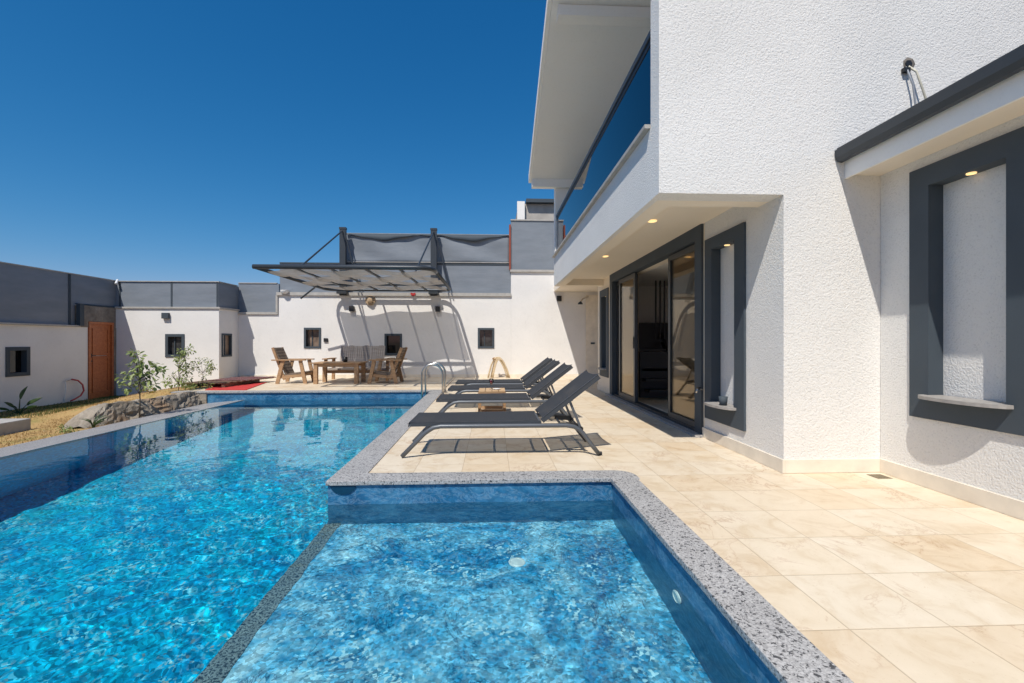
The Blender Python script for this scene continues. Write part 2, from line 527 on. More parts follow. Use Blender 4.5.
# ------------------------------------------------------------------ mesh helpers
class MB:
    def __init__(self):
        self.v, self.f = [], []
    def add(self, vs, fs):
        o = len(self.v)
        self.v += [Vector(p) for p in vs]
        self.f += [[i + o for i in f] for f in fs]
        return self
    def box(self, x0, y0, z0, x1, y1, z1):
        x0, x1 = sorted((x0, x1)); y0, y1 = sorted((y0, y1)); z0, z1 = sorted((z0, z1))
        vs = [(x0, y0, z0), (x1, y0, z0), (x1, y1, z0), (x0, y1, z0), (x0, y0, z1), (x1, y0, z1), (x1, y1, z1), (x0, y1, z1)]
        return self.add(vs, [(3, 2, 1, 0), (4, 5, 6, 7), (0, 1, 5, 4), (1, 2, 6, 5), (2, 3, 7, 6), (3, 0, 4, 7)])
    def hexa(self, vs):
        return self.add(vs, [(3, 2, 1, 0), (4, 5, 6, 7), (0, 1, 5, 4), (1, 2, 6, 5), (2, 3, 7, 6), (3, 0, 4, 7)])
    def bar(self, p, q, wd, ht, up=(0, 0, 1)):
        p, q = Vector(p), Vector(q)
        d = (q - p).normalized()
        u = Vector(up)
        s = d.cross(u)
        if s.length < 1e-4:
            s = d.cross(Vector((1, 0, 0)))
        s.normalize()
        u = s.cross(d).normalized()
        vs = []
        for c in (p, q):
            for a, b in ((-1, -1), (1, -1), (1, 1), (-1, 1)):
                vs.append(c + s * a * wd / 2 + u * b * ht / 2)
        return self.add(vs, [(0, 1, 2, 3), (7, 6, 5, 4), (0, 4, 5, 1), (1, 5, 6, 2), (2, 6, 7, 3), (3, 7, 4, 0)])
    def tube(self, pts, r, seg=10, cap=True):
        pts = [Vector(p) for p in pts]
        n = len(pts)
        rs = r if hasattr(r, '__len__') else [r] * n
        prev = None
        vs, fs = [], []
        for i, p in enumerate(pts):
            t = (pts[min(i + 1, n - 1)] - pts[max(i - 1, 0)])
            if t.length < 1e-9:
                t = Vector((0, 0, 1))
            t.normalize()
            if prev is None:
                a = t.cross(Vector((0.13, 0.31, 0.94)))
                if a.length < 0.05:
                    a = t.cross(Vector((1, 0, 0)))
            else:
                a = prev - t * prev.dot(t)
            a.normalize(); prev = a
            b = t.cross(a)
            for k in range(seg):
                an = 2 * math.pi * k / seg
                vs.append(p + (a * math.cos(an) + b * math.sin(an)) * rs[i])
        for i in range(n - 1):
            for k in range(seg):
                k2 = (k + 1) % seg
                fs.append((i * seg + k, i * seg + k2, (i + 1) * seg + k2, (i + 1) * seg + k))
        if cap:
            fs.append(tuple(range(seg))[::-1]); fs.append(tuple((n - 1) * seg + k for k in range(seg)))
        return self.add(vs, fs)
    def lathe(self, c, prof, seg=20, axis='z'):
        vs, fs = [], []
        c = Vector(c)
        for r, z in prof:
            for k in range(seg):
                an = 2 * math.pi * k / seg
                a, b = r * math.cos(an), r * math.sin(an)
                vs.append(c + (Vector((a, b, z)) if axis == 'z' else Vector((z, a, b)) if axis == 'x' else Vector((a, z, b))))
        for i in range(len(prof) - 1):
            for k in range(seg):
                k2 = (k + 1) % seg
                fs.append((i * seg + k, i * seg + k2, (i + 1) * seg + k2, (i + 1) * seg + k))
        fs.append(tuple(range(seg))[::-1]); fs.append(tuple((len(prof) - 1) * seg + k for k in range(seg)))
        return self.add(vs, fs)
    def prism(self, poly, z0, z1):
        n = len(poly)
        vs = [(x, y, z0) for x, y in poly] + [(x, y, z1) for x, y in poly]
        fs = [tuple(range(n))[::-1], tuple(range(n, 2 * n))] + [(i, (i + 1) % n, n + (i + 1) % n, n + i) for i in range(n)]
        return self.add(vs, fs)
    def build(self, name, m, parent=None, smooth=False, bevel=0.0, recalc=True):
        off = Vector((0, 0, 0))
        p = parent
        while p is not None:
            off += p.location
            p = p.parent
        me = bpy.data.meshes.new(name)
        me.from_pydata([tuple(v - off) for v in self.v], [], self.f)
        me.update()
        o = bpy.data.objects.new(name, me)
        COL.objects.link(o)
        if parent is not None:
            o.parent = parent
        if recalc or bevel:
            bm = bmesh.new(); bm.from_mesh(me)
            if recalc:
                bmesh.ops.recalc_face_normals(bm, faces=bm.faces)
            bm.to_mesh(me); bm.free()
        if bevel:
            md = o.modifiers.new('bevel', 'BEVEL'); md.width = bevel; md.segments = 2; md.limit_method = 'ANGLE'
        if smooth:
            for poly in me.polygons:
                poly.use_smooth = True
        me.materials.append(m)
        return o

def tag(o, label=None, cat=None, group=None, kind=None):
    for k, v in (('label', label), ('category', cat), ('group', group), ('kind', kind)):
        if v:
            o[k] = v
    return o

def empty(name, loc, label=None, cat=None, group=None):
    o = bpy.data.objects.new(name, None)
    COL.objects.link(o)
    o.location = loc
    o.empty_display_size = 0.2
    return tag(o, label, cat, group)

def copy_tree(o, parent=None):
    c = o.copy()
    COL.objects.link(c)
    if parent is not None:
        c.parent = parent
    for ch in [x for x in o.children]:
        copy_tree(ch, c)
    return c

def arc(c, r, a0, a1, n, plane='xz'):
    out = []
    for i in range(n + 1):
        a = R(a0 + (a1 - a0) * i / n)
        if plane == 'xz':
            out.append((c[0] + r * math.cos(a), c[1], c[2] + r * math.sin(a)))
    return out

def wall_mb(axis, a0, a1, u0, u1, z0, z1, ops=(), mb=None):
    """wall slab between axis positions a0..a1, spanning u0..u1, with real openings (u0,u1,z0,z1)"""
    mb = mb or MB()
    us = sorted({u0, u1} | {o[0] for o in ops} | {o[1] for o in ops})
    zs = sorted({z0, z1} | {o[2] for o in ops} | {o[3] for o in ops})
    us = [u for u in us if u0 <= u <= u1]; zs = [z for z in zs if z0 <= z <= z1]
    def full(i, j):
        if i < 0 or j < 0 or i >= len(us) - 1 or j >= len(zs) - 1:
            return False
        uc, zc = (us[i] + us[i + 1]) / 2, (zs[j] + zs[j + 1]) / 2
        return not any(o[0] < uc < o[1] and o[2] < zc < o[3] for o in ops)
    def P(a, u, z):
        return (a, u, z) if axis == 'x' else (u, a, z)
    def q(*p):
        mb.add(p, [(0, 1, 2, 3)])
    for i in range(len(us) - 1):
        for j in range(len(zs) - 1):
            if not full(i, j):
                continue
            ua, ub, za, zb = us[i], us[i + 1], zs[j], zs[j + 1]
            q(P(a0, ua, za), P(a0, ub, za), P(a0, ub, zb), P(a0, ua, zb))
            q(P(a1, ua, za), P(a1, ua, zb), P(a1, ub, zb), P(a1, ub, za))
            if not full(i - 1, j): q(P(a0, ua, za), P(a0, ua, zb), P(a1, ua, zb), P(a1, ua, za))
            if not full(i + 1, j): q(P(a0, ub, za), P(a1, ub, za), P(a1, ub, zb), P(a0, ub, zb))
            if not full(i, j - 1): q(P(a0, ua, za), P(a1, ua, za), P(a1, ub, za), P(a0, ub, za))
            if not full(i, j + 1): q(P(a0, ua, zb), P(a0, ub, zb), P(a1, ub, zb), P(a1, ua, zb))
    return mb

def build_wall(name, m, parent, *a, **k):
    mb = wall_mb(*a, **k)
    o = mb.build(name, m, parent, recalc=False)
    me = o.data
    bm = bmesh.new(); bm.from_mesh(me)
    bmesh.ops.remove_doubles(bm, verts=bm.verts, dist=1e-4)
    bmesh.ops.recalc_face_normals(bm, faces=bm.faces)
    bm.to_mesh(me); bm.free()
    return o

def ring(axis, a0, a1, o, inn, mb=None):
    """rectangular frame (outer o, inner inn as u0,u1,z0,z1) between a0..a1"""
    return wall_mb(axis, a0, a1, o[0], o[1], o[2], o[3], [inn], mb)

def G(u, v, z=0.0):
    a = (u - 512) / FPX
    s, c = math.sin(YAW), math.cos(YAW)
    r = (s + a * c, c - a * s, (341.5 - v) / FPX)
    t = (z - CAMH) / r[2]
    return (r[0] * t, r[1] * t, z)

# ------------------------------------------------------------------ pool and deck
WZ = -0.18                       # water level
YF = 3.665                        # pool-side face of the deck front over the shelf
YFO = 3.865
XR = -1.285                      # pool right edge
YE = 10.30                       # far pool end
XL = -5.40                       # weir inner edge
SX0, SX1 = -1.28, 0.968           # shelf
def xr(y): return XR - 0.008 * max(0, y - YF)

# outside ground with a hole under the property
g = MB()
HX0, HX1, HY0, HY1 = -10.8, 12.0, -8.0, 15.4
B = 900
gv = [(-B, -B, -.6), (B, -B, -.6), (B, B, -.6), (-B, B, -.6), (HX0, HY0, -.6), (HX1, HY0, -.6), (HX1, HY1, -.6), (HX0, HY1, -.6)]
g.add(gv, [(0, 1, 5, 4), (1, 2, 6, 5), (2, 3, 7, 6), (3, 0, 4, 7)])
tag(g.build('ground', M['ground']), kind='structure')

# tiled deck: polygons with the top at z=0 (edges run into the coping)
dk = MB()
CW = 0.255                      # coping width
def slab(mb, poly, z0, z1): mb.prism(poly, z0, z1)
slab(dk, [(XR + CW, YFO), (8, YFO), (8, 15.3), (xr(15) + CW, 15.3), (xr(YE) + CW, YE)], -0.12, 0)
slab(dk, [(1.13, -6), (8, -6), (8, YFO), (1.13, YFO)], -0.12, 0)
slab(dk, [(-6.9, YE + 0.20), (xr(15) + CW, YE + 0.20), (xr(15) + CW, 15.3), (-6.9, 15.3)], -0.12, 0)
slab(dk, [(-9.5, -6), (SX1 + CW, -6), (SX1 + CW, -1.7), (-9.5, -1.7)], -0.12, 0)
deck = dk.build('deck', M['travertine'])
tag(deck, kind='structure')

# coping with rounded outer corner
cp = MB()
zc0, zc1 = -0.026, 0.008
def copo(poly): cp.prism(poly, zc0, zc1)
copo([(XR - .012, YF - .02), (xr(YE) - .02, YE - .03), (xr(YE) + CW, YE + .20), (XR + CW, YFO)])
copo([(-6.95, YE - .03), (xr(YE) - .03, YE - .03), (xr(YE) + CW, YE + .20), (-6.95, YE + .20)])
corner = [(1.18 - .16 + .16 * math.cos(R(a)), YFO - .16 + .16 * math.sin(R(a))) for a in range(0, 91, 15)]
copo([(XR - .012, YF - .02), (SX1 - .02, YF - .02)] + [(1.18, YF - 0.05)] + corner + [(XR + CW - .01, YFO), (XR + CW, YFO)])
copo([(SX1 - .02, -1.5), (1.16, -1.5), (1.16, YF - 0.05), (SX1 - .02, YF - .02)])
copo([(-5.4, -1.75), (SX1 + CW, -1.75), (SX1 + CW, -1.5), (-5.4, -1.5)])
tag(cp.build('pool_coping', M['granite'], bevel=0.008), kind='structure')

def pdepth(y):
    return WZ - (1.82 - 0.10 * (min(max(y, 5.3), YE) - 5.3)) if y > 5.3 else WZ - 1.82
# pool shell
pf = MB()
ys = [-1.6, 1.5, 5.3, YE + .1]
for a, b in zip(ys, ys[1:]):
    pf.add([(XL - .1, a, pdepth(a)), (XR + .2, a, pdepth(a)), (XR + .2, b, pdepth(b)), (XL - .1, b, pdepth(b))], [(0, 1, 2, 3)])
rcv = [tag(pf.build('pool_floor', M['pool_floor'], recalc=False), kind='structure')]
pw = MB()

pw.box(-6.55, YE, -2.4, xr(YE) + .3, YE + .19, zc0 - .001)              # far wall
pw.prism([(XR, YF + .15), (xr(YE), YE), (xr(YE) + .2, YE), (XR + .2, YF + .15)], -2.4, zc0 - .001)
pw.prism([(XR, YF), (SX1 + .2, YF), (SX1 + .2, YF + .2), (XR, YF + .2)], -2.4, zc0 - .001)
pw.box(SX1, -1.5, -2.4, SX1 + .2, YF - .002, zc0 - .001)
pw.box(XL, -1.7, -2.4, SX1 + .2, -1.502, zc0 - .001)
rcv.append(tag(pw.build('pool_wall', M['pool_wall']), kind='structure'))
wc = MB().box(XL - .30, -1.8, -2.4, XL, YE - .001, -.301)
rcv.append(tag(wc.build('weir_wall', M['pool_side']), kind='structure'))
SZ = -0.59
sp = MB()
sp.box(SX0 + .095, -1.5, -2.4, SX1, YF - .001, SZ)
rcv.append(tag(sp.build('shallow_shelf', M['spa_floor']), kind='structure'))
sn = MB()
sn.box(SX0 - .02, -1.5, SZ - .03, SX0 + .094, YF - .003, SZ + .004)
rcv.append(tag(sn.build('shelf_nosing', M['granite_sub']), kind='structure'))
sf = MB().box(SX0, -1.5, -2.4, SX0 + .09, YF - .004, SZ - .031)
rcv.append(tag(sf.build('shelf_face', M['pool_floor']), kind='structure'))
# weir ledge
wr = MB()
wr.hexa([(-6.2, -1.7, -.6), (XL, -1.7, -.30), (XL, YE - .002, -.30), (-6.2, YE - .002, -.6),
         (-6.2, -1.7, -.245), (XL, -1.7, WZ + .006), (XL, YE - .002, WZ + .006), (-6.2, YE - .002, -.245)])
tag(wr.build('weir_ledge', M['granite_wet']), kind='structure')

# water sheet with real ripples
wm = MB()
x0w, x1w = XL - 0.0005, SX1 + .02
def wave(x, y):
    a = mnoise.noise(Vector((x * 2.1, y * 2.1, 0.3))) * 0.0030
    b = mnoise.noise(Vector((x * 5.3, y * 5.3, 4.1))) * 0.0017
    c = mnoise.noise(Vector((x * 11.0, y * 11.0, 9.7))) * 0.00105
    d = mnoise.noise(Vector((x * 21.0, y * 21.0, 1.7))) * 0.0008
    k = 1.0 if y < 5 else max(0.22, 1.0 - (y - 5) * 0.19)
    k *= 1.1 if x > SX0 + .1 else 0.62 - 0.34 * min(1, max(0, (-3.2 - x) / 1.2))
    return WZ + (a + b + c + d) * k
yy_ = -1.52
yl = []
while yy_ < YE:
    yl.append(yy_)
    yy_ += .06 if yy_ < .9 else .018 if yy_ < 5.5 else .03
yl.append(YE + .02)
nx = int((x1w - x0w) / .018) + 1
ny = len(yl) - 1
idx = {}
vs, fs = [], []
def lim(y): return SX1 + .02 if y < YF + .02 else xr(y) + .03
def vid(i, j):
    if (i, j) not in idx:
        x, y = x0w + (x1w - x0w) * i / nx, yl[j]
        idx[(i, j)] = len(vs)
        vs.append((x, y, wave(x, y)))
    return idx[(i, j)]
for j in range(ny):
    for i in range(nx):
        xm, ym = x0w + (x1w - x0w) * (i + 1) / nx, yl[j]
        if xm > lim(ym) + 0.02:
            continue
        fs.append((vid(i, j), vid(i + 1, j), vid(i + 1, j + 1), vid(i, j + 1)))
wm.v = [Vector(p) for p in vs]; wm.f = [list(f) for f in fs]
wat = wm.build('water', M['water'], smooth=True, recalc=False)
tag(wat, kind='structure')
wat.cycles.is_caustics_caster = True
for o in rcv:
    o.cycles.is_caustics_receiver = True

# pool fittings
def disc_fit(name, c, r, axis, m, label, cat, group=None, sgn=1):
    d = MB().lathe(c, [(r, 0), (r, .006 * sgn), (r * .82, .012 * sgn), (r * .78, .008 * sgn), (.001, .008 * sgn)], 24, axis)
    o_ = tag(d.build(name, m, smooth=False), label, cat, group)
    o_.cycles.is_caustics_receiver = True
    return o_
o = disc_fit('inlet_nozzle', (SX1 - .001, 2.36, -.29), .05, 'x', M['ceramic'], 'white round nozzle set in the right wall of the shallow pool shelf', 'pool nozzle', sgn=-1)
o = disc_fit('floor_drain', (.165, 3.03, SZ + .001), .06, 'z', M['ceramic'], 'white round drain on the floor of the shallow pool shelf', 'pool drain')
hd = MB()  # flat dark half disc added on the wall just below the coping
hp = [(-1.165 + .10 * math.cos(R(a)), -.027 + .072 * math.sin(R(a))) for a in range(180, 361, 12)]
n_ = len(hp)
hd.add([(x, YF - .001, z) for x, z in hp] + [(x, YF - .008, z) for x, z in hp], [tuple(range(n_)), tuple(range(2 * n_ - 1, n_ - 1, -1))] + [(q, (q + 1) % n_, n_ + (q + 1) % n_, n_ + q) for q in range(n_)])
o = tag(hd.build('dark_half_disc', M['outlet']), 'flat dark half disc just under the granite coping at the shelf corner', 'pool outlet')

# ladder
lad = empty('pool_ladder', (-1.25, 9.7, 0), 'steel pool ladder with two curved handrails at the far right pool edge', 'pool ladder')
for y in (9.45, 9.95):
    pts = [(-1.425, y, -1.1), (-1.425, y, .30)] + [(-1.215 + .21 * math.cos(R(a)), y, .42 + .215 * math.sin(R(a))) for a in range(180, -1, -15)] + [(-1.005, y, .3), (-1.005, y, .012)]
    MB().tube(pts, .021, 12).build('handrail', M['steel'], lad, smooth=True)
    MB().lathe((-1.005, y, .012), [(.045, 0), (.045, .012), (.025, .02)], 16).build('flange', M['steel'], lad)
for z in (-.45, -.75, -1.0):
    MB().box(-1.50, 9.46, z - .012, -1.43, 9.94, z + .012).build('rung', M['steel'], lad)

# ------------------------------------------------------------------ garden
def sm(t):
    t = max(0, min(1, t)); return t * t * (3 - 2 * t)
def gz(x, y):
    base = -0.40 + 0.10 * sm((x + 8.6) / 2.4)
    up = sm((y - 9.0) / 1.9) * sm((x + 9.6) / 2.2)
    base = base * (1 - up) + (-0.02) * up
    base -= .40 * sm((x + 7.0) / .25) * sm((y - 8.7) / .3)
    return base + mnoise.noise(Vector((x * .9, y * .9, 2))) * .02
gd = MB()
n1, n2 = 60, 180
gx0, gx1, gy0, gy1 = -10.7, -6.19, -4.0, 13.6
for j in range(n2 + 1):
    for i in range(n1 + 1):
        x = gx0 + (gx1 - gx0) * i / n1; y = gy0 + (gy1 - gy0) * j / n2
        gd.v.append(Vector((x, y, gz(x, y))))
for j in range(n2):
    for i in range(n1):
        a = j * (n1 + 1) + i
        gd.f.append([a, a + 1, a + n1 + 2, a + n1 + 1])
tag(gd.build('lawn', M['lawn'], smooth=True, recalc=False), kind='structure')

# rough stone retaining mound beside the weir
rk = MB()
nu, nv = 60, 18
for j in range(nu + 1):
    t = j / nu
    y = 7.7 + (10.29 - 7.7) * t
    top = -.27 + .29 * sm(t * 4.5)
    xo = -.22 * (1 - sm((y - 8.3) / 1.0))
    for i in range(nv + 1):
        s = i / nv
        if s < .55:
            k = s / .55
            x = -6.21 - .20 * k; z = -.36 + (top + .36) * k ** .9
        else:
            k = (s - .55) / .45
            x = -6.41 - .55 * k; z = top - .22 * k ** 2
        nn = mnoise.fractal(Vector((x * 4.5, y * 4.5, z * 9)), 0.8, 2.0, 6)
        x += xo
        if 0 < i < nv:
            x -= abs(nn) * .06; z += nn * .028
        rk.v.append(Vector((x, y, z)))
for j in range(nu):
    for i in range(nv):
        a = j * (nv + 1) + i
        rk.f.append([a, a + 1, a + nv + 2, a + nv + 1])
rk.add([(-6.95, 10.27, -.5), (-6.2, 10.27, -.5), (-6.2, 10.3, -.5), (-6.95, 10.3, -.5), (-6.95, 10.27, -.04), (-6.2, 10.27, -.04), (-6.2, 10.3, -.04), (-6.95, 10.3, -.04)],
       [(3, 2, 1, 0), (4, 5, 6, 7), (0, 1, 5, 4), (1, 2, 6, 5), (2, 3, 7, 6), (3, 0, 4, 7)])
tag(rk.build('retaining_stone', M['rock'], smooth=False), 'rough grey and brown stone bank between the lawn and the pool edge', 'stone bank')

# grass blades
def blades(name, m, n, region, hh, seed):
    r = random.Random(seed)
    b = MB()
    c = 0
    while c < n:
        x = r.uniform(region[0], region[1]); y = r.uniform(region[2], region[3])
        if mnoise.noise(Vector((x * 1.6, y * 1.6, seed))) < r.uniform(-.5, .35):
            continue
        z = gz(x, y) - .005
        a = r.uniform(0, 6.28); h = hh * r.uniform(.5, 1.2); w_ = .006
        dx, dy = math.cos(a) * w_, math.sin(a) * w_
        lx, ly = r.gauss(0, .35) * h, r.gauss(0, .35) * h
        b.add([(x - dx, y - dy, z), (x + dx, y + dy, z), (x + lx, y + ly, z + h)], [(0, 1, 2)])
        c += 1
    return tag(b.build(name, m, recalc=False), kind='stuff')
tag(blades('dry_grass', M['blade'], 16000, (-10.4, -6.25, 5.5, 12.5), .035, 3), 'short dry straw coloured grass on the lawn', 'grass')
tag(blades('green_grass', M['blade_green'], 9000, (-10.45, -8.9, 6, 13.2), .05, 5), 'green grass along the foot of the boundary wall', 'grass')

# concrete plinth at left
pl = MB()
pl.box(-9.2, 5.2, -.5, -7.62, 7.95, -.17)
tag(pl.build('garden_plinth', M['trim_pale'], bevel=.01), 'low pale concrete platform on the lawn at the left edge', 'platform')

# ------------------------------------------------------------------ boundary walls
def window(parent, axis, surf, sgn, u0, u1, z0, z1, back, fw=.06, depth=.12, proud=.02, fm='slate'):
    """frame proud of the surface; sgn points from the wall to the viewer"""
    f = MB(); ring(axis, surf - sgn * depth, surf + sgn * proud, (u0, u1, z0, z1), (u0 + fw, u1 - fw, z0 + fw, z1 - fw), f)
    fo = f.build('window', M[fm], parent)
    p = MB()
    a = surf - sgn * (depth - .012)
    if axis == 'x': p.box(a - .004, u0 + fw * .9, z0 + fw * .9, a + .004, u1 - fw * .9, z1 - fw * .9)
    else: p.box(u0 + fw * .9, a - .004, z0 + fw * .9, u1 - fw * .9, a + .004, z1 - fw * .9)
    p.build('pane', back, fo)
    if back is M['pane_b']:
        return fo
    m_ = MB()
    a = surf - sgn * (depth - .03); um = (u0 + u1) / 2 - .05
    if axis == 'x': m_.box(a - .012, um - .012, z0 + fw, a + .012, um + .012, z1 - fw)
    else: m_.box(um - .012, a - .012, z0 + fw, um + .012, a + .012, z1 - fw)
    m_.build('mullion', M['slate'], fo)
    return fo

M['pane_a'] = plain('dusky_window_glass', (0.05, 0.05, 0.05), 0.06, 0, 0.6, 5)
M['pane_b'] = plain('black_window_glass', (0.006, 0.006, 0.007), 0.05)
M['pane_c'] = plain('brown_recess_back', (0.20, 0.14, 0.10), 0.5, 0, 0.5, 6)

def grow_(o, d): return (o[0] - d, o[1] + d, o[2] - d, o[3] + d)
# left boundary wall (plane X=-10.5)
lw = empty('boundary_wall', (-10.6, 8, -.5), 'long white boundary wall behind the lawn with the orange wooden door', 'wall')
lwin = (10.40, 10.92, .33, .98)
build_wall('masonry', M['garden_white'], lw, 'x', -10.72, -10.5, -6, 13.3, -.7, 1.47, [grow_(lwin, -.012), (12.43, 13.22, -.7, 1.47)])
window(lw, 'x', -10.5, 1, *lwin, M['pane_b'], .08)
MB().box(-10.73, 12.15, 1.472, -10.485, 12.43, 1.624).box(-10.73, 12.15, 1.625, -10.485, 13.3, 2.03).box(-10.73, 13.223, 1.472, -10.485, 13.3, 1.624).build('lintel', M['cement'], lw)
MB().box(-10.735, 13.222, -.6, -10.47, 13.31, 1.471).build('jamb', M['cement'], lw)
MB().box(-10.74, -6, 1.474, -10.44, 12.148, 1.51).build('ledge', M['trim_pale'], lw)
MB().box(-10.5, 12.1, 1.50, -10.41, 12.22, 2.06).build('conduit', M['slate'], lw)
dr = empty('garden_door', (-10.55, 12.83, -.42), 'orange brown panelled wooden door under a bare cement lintel', 'door')
D0, D1, DZ0, DZ1 = 12.435, 13.215, -.44, 1.62
MB().box(-10.565, D0, DZ0, -10.515, D1, DZ1).build('door_leaf', M['wood_door'], dr, bevel=.004)
fr = MB(); ring('x', -10.545, -10.470, (D0, D1, DZ0, DZ1), (D0 + .06, D1 - .06, DZ0 + .03, DZ1 - .06), fr); fr.build('door_frame', M['wood_door'], dr)
for z0, z1 in ((-.25, .68), (.76, 1.45)):
    p_ = MB(); ring('x', -10.515, -10.498, (D0 + .14, D1 - .14, z0, z1), (D0 + .165, D1 - .165, z0 + .025, z1 - .025), p_); p_.build('panel_moulding', M['wood_door'], dr)
MB().box(-10.515, D0 + .12, .715, -10.500, D1 - .2, .728).build('metal_strip', M['steel'], dr)
MB().box(-10.515, D0 + .08, .68, -10.497, D0 + .12, .78).tube([(-10.505, D0 + .1, .73), (-10.465, D0 + .1, .73), (-10.465, D0 + .19, .73)], .01, 8).build('handle', M['black'], dr)
MB().box(-10.515, D0 + .075, .56, -10.495, D0 + .125, .61).build('lock', M['black'], dr)
MB().box(-10.6, D0, -.5, -10.35, D1 + .1, -.441).build('doorstep', M['trim_pale'], dr)
# left fence sheet
fl = empty('sheet_fence', (-10.6, 6, 1.5), 'tall dark grey sheet fence standing on the long left boundary wall', 'fence')
fm_ = MB(); fm_.box(-10.66, -6, 1.512, -10.54, 12.10, 2.79); fm_.box(-10.66, 12.101, 2.065, -10.54, 13.44, 2.79)
fm_.build('panel', M['fence_grey'], fl)
MB().box(-10.68, -6, 2.791, -10.52, 13.44, 2.815).build('top_trim', M['trim_pale'], fl)
for y in (2.2, 5.0, 7.8, 11.95):
    MB().box(-10.538, y - .025, 1.52, -10.52, y + .025, 2.78).build('post', M['slate'], fl)
MB().tube([(-10.53, 12.1, 2.05), (-10.5, 13.3, 2.05)], .02, 8).build('bottom_rail', M['slate'], fl)
MB().tube([(-10.45, 13.32, 2.82), (-10.42, 13.22, 2.70)], .03, 8).build('cap', M['screen'], fl)

# stepped white block (front at Y=13.3)
bw = empty('garden_outbuilding', (-9, 13.8, 0), 'white block corner with a small window behind the young tree', 'outbuilding')
bwin = (-9.14, -8.62, .66, 1.31)
build_wall('front_wall', M['garden_white'], bw, 'y', 13.3, 13.52, -10.72, -7.68, -.7, 2.02, [grow_(bwin, -.012)])
window(bw, 'y', 13.3, -1, *bwin, M['pane_a'], .075, .1)
swin = (13.42, 13.92, .66, 1.33)
build_wall('side_wall', M['garden_white'], bw, 'x', -7.90, -7.681, 13.522, 14.3, -.7, 2.02, [grow_(swin, -.012)])
window(bw, 'x', -7.681, 1, *swin, M['pane_c'], .055, .06)
MB().box(-10.72, 13.262, 2.022, -7.64, 13.54, 2.07).box(-7.92, 13.541, 2.022, -7.64, 14.3, 2.07).build('coping', M['trim_pale'], bw)
lb = MB(); lb.box(-9.20, 13.22, 1.74, -9.02, 13.298, 1.9); lb.build('wall_light', M['slate'], bw)
fb = empty('sheet_fence', (-9, 13.4, 2.07), 'short grey sheet fence on top of the white block behind the young tree', 'fence')
MB().box(-10.5, 13.34, 2.072, -7.72, 13.40, 2.775).build('panel', M['fence_grey'], fb)
MB().box(-7.80, 13.401, 2.072, -7.72, 14.43, 2.775).build('panel', M['fence_grey'], fb)
MB().box(-10.5, 13.31, 2.777, -7.69, 13.42, 2.80).box(-7.81, 13.421, 2.777, -7.69, 14.28, 2.80).build('top_trim', M['trim_pale'], fb)
for x in (-10.4, -9.0, -7.75):
    MB().box(x - .02, 13.328, 2.08, x + .02, 13.339, 2.77).build('post', M['slate'], fb)

# back wall Y=14.3
bk = empty('rear_wall', (-3, 14.4, 0), 'white rear wall behind the wooden seating with three small windows', 'wall')
wA, wB, wC = (-5.73, -5.22, .89, 1.52), (-3.30, -2.77, .68, 1.34), (-.44, .07, .89, 1.52)
build_wall('masonry', M['garden_white'], bk, 'y', 14.3, 14.55, -6.5, .59, -.6, 2.50, [grow_(wA, -.012), grow_(wB, -.012), grow_(wC, -.012)])
build_wall('low_masonry', M['garden_white'], bk, 'y', 14.3, 14.55, -7.9, -6.501, -.6, 1.92)
window(bk, 'y', 14.3, -1, *wA, M['pane_c'], .06, .14)
window(bk, 'y', 14.3, -1, *wB, M['pane_b'], .06, .14)
window(bk, 'y', 14.3, -1, *wC, M['pane_a'], .06, .14)
MB().box(-6.54, 14.25, 2.502, .59, 14.58, 2.60).build('coping', M['trim_pale'], bk)
MB().box(-7.72, 14.26, 1.922, -6.502, 14.58, 1.99).box(-6.56, 14.255, 1.99, -6.502, 14.58, 2.501).build('coping', M['trim_pale'], bk)
MB().box(-7.67, 14.28, 0.001, 3.6, 14.299, .085).build('skirting', M['skirting'], bk)
for x, z in ((-4.28, 2.10), (-1.67, 2.10)):
    MB().box(x - .07, 14.2, z - .08, x + .07, 14.299, z + .08).build('wall_light', M['black'], bk)
MB().box(-5.13, 14.26, 1.09, -5.01, 14.299, 1.20).build('socket', M['black'], bk)
MB().lathe((-6.28, 14.24, 2.66), [(.13, 0), (.12, -.05), (.09, -.10), (.001, -.12)], 16, 'z').build('floodlight', M['ceramic'], bk)
build_wall('hidden', M['garden_white'], bk, 'y', 14.3, 14.55, .592, 6.5, -.6, 3.26).name = 'high_masonry'
MB().box(.56, 14.24, 3.262, 6.5, 14.6, 3.33).build('coping', M['trim_pale'], bk)

f1 = empty('sheet_fence', (-7.1, 14.4, 2), 'small low grey fence panel between the corner block and the step in the rear wall', 'fence')
MB().box(-7.718, 14.36, 1.992, -6.51, 14.42, 2.87).build('panel', M['fence_grey'], f1)
MB().box(-7.71, 14.34, 2.871, -6.57, 14.44, 2.895).build('top_trim', M['trim_pale'], f1)
f2 = empty('sheet_fence', (-3, 14.4, 2.6), 'wide two tier grey fence on the rear wall with a sagging top sheet', 'fence')
MB().box(-6.5, 14.40, 2.602, .588, 14.46, 3.491).build('lower_panel', M['fence_grey'], f2)
MB().box(-6.5, 14.38, 3.492, .588, 14.48, 3.53).build('middle_rail', M['slate'], f2)
MB().tube([(-4.5, 14.37, 3.55), (.56, 14.37, 3.56)], .012, 6).build('bright_edge', M['trim_pale'], f2)
sh = MB()
nX = 60
for i in range(nX + 1):
    x = -4.5 + 5.05 * i / nX
    for j in range(9):
        t = j / 8
        ph = ((x + 4.5) % 2.75) / 2.75
        sag = 0
        z = 3.531 + (.909 - sag) * t
        y = 14.42 + .03 * math.sin(x * 3 + t * 4) * (1 if 0 < j < 8 else .2)
        sh.v.append(Vector((x, y, z)))
for i in range(nX):
    for j in range(8):
        a = i * 9 + j
        sh.f.append([a, a + 9, a + 10, a + 1])
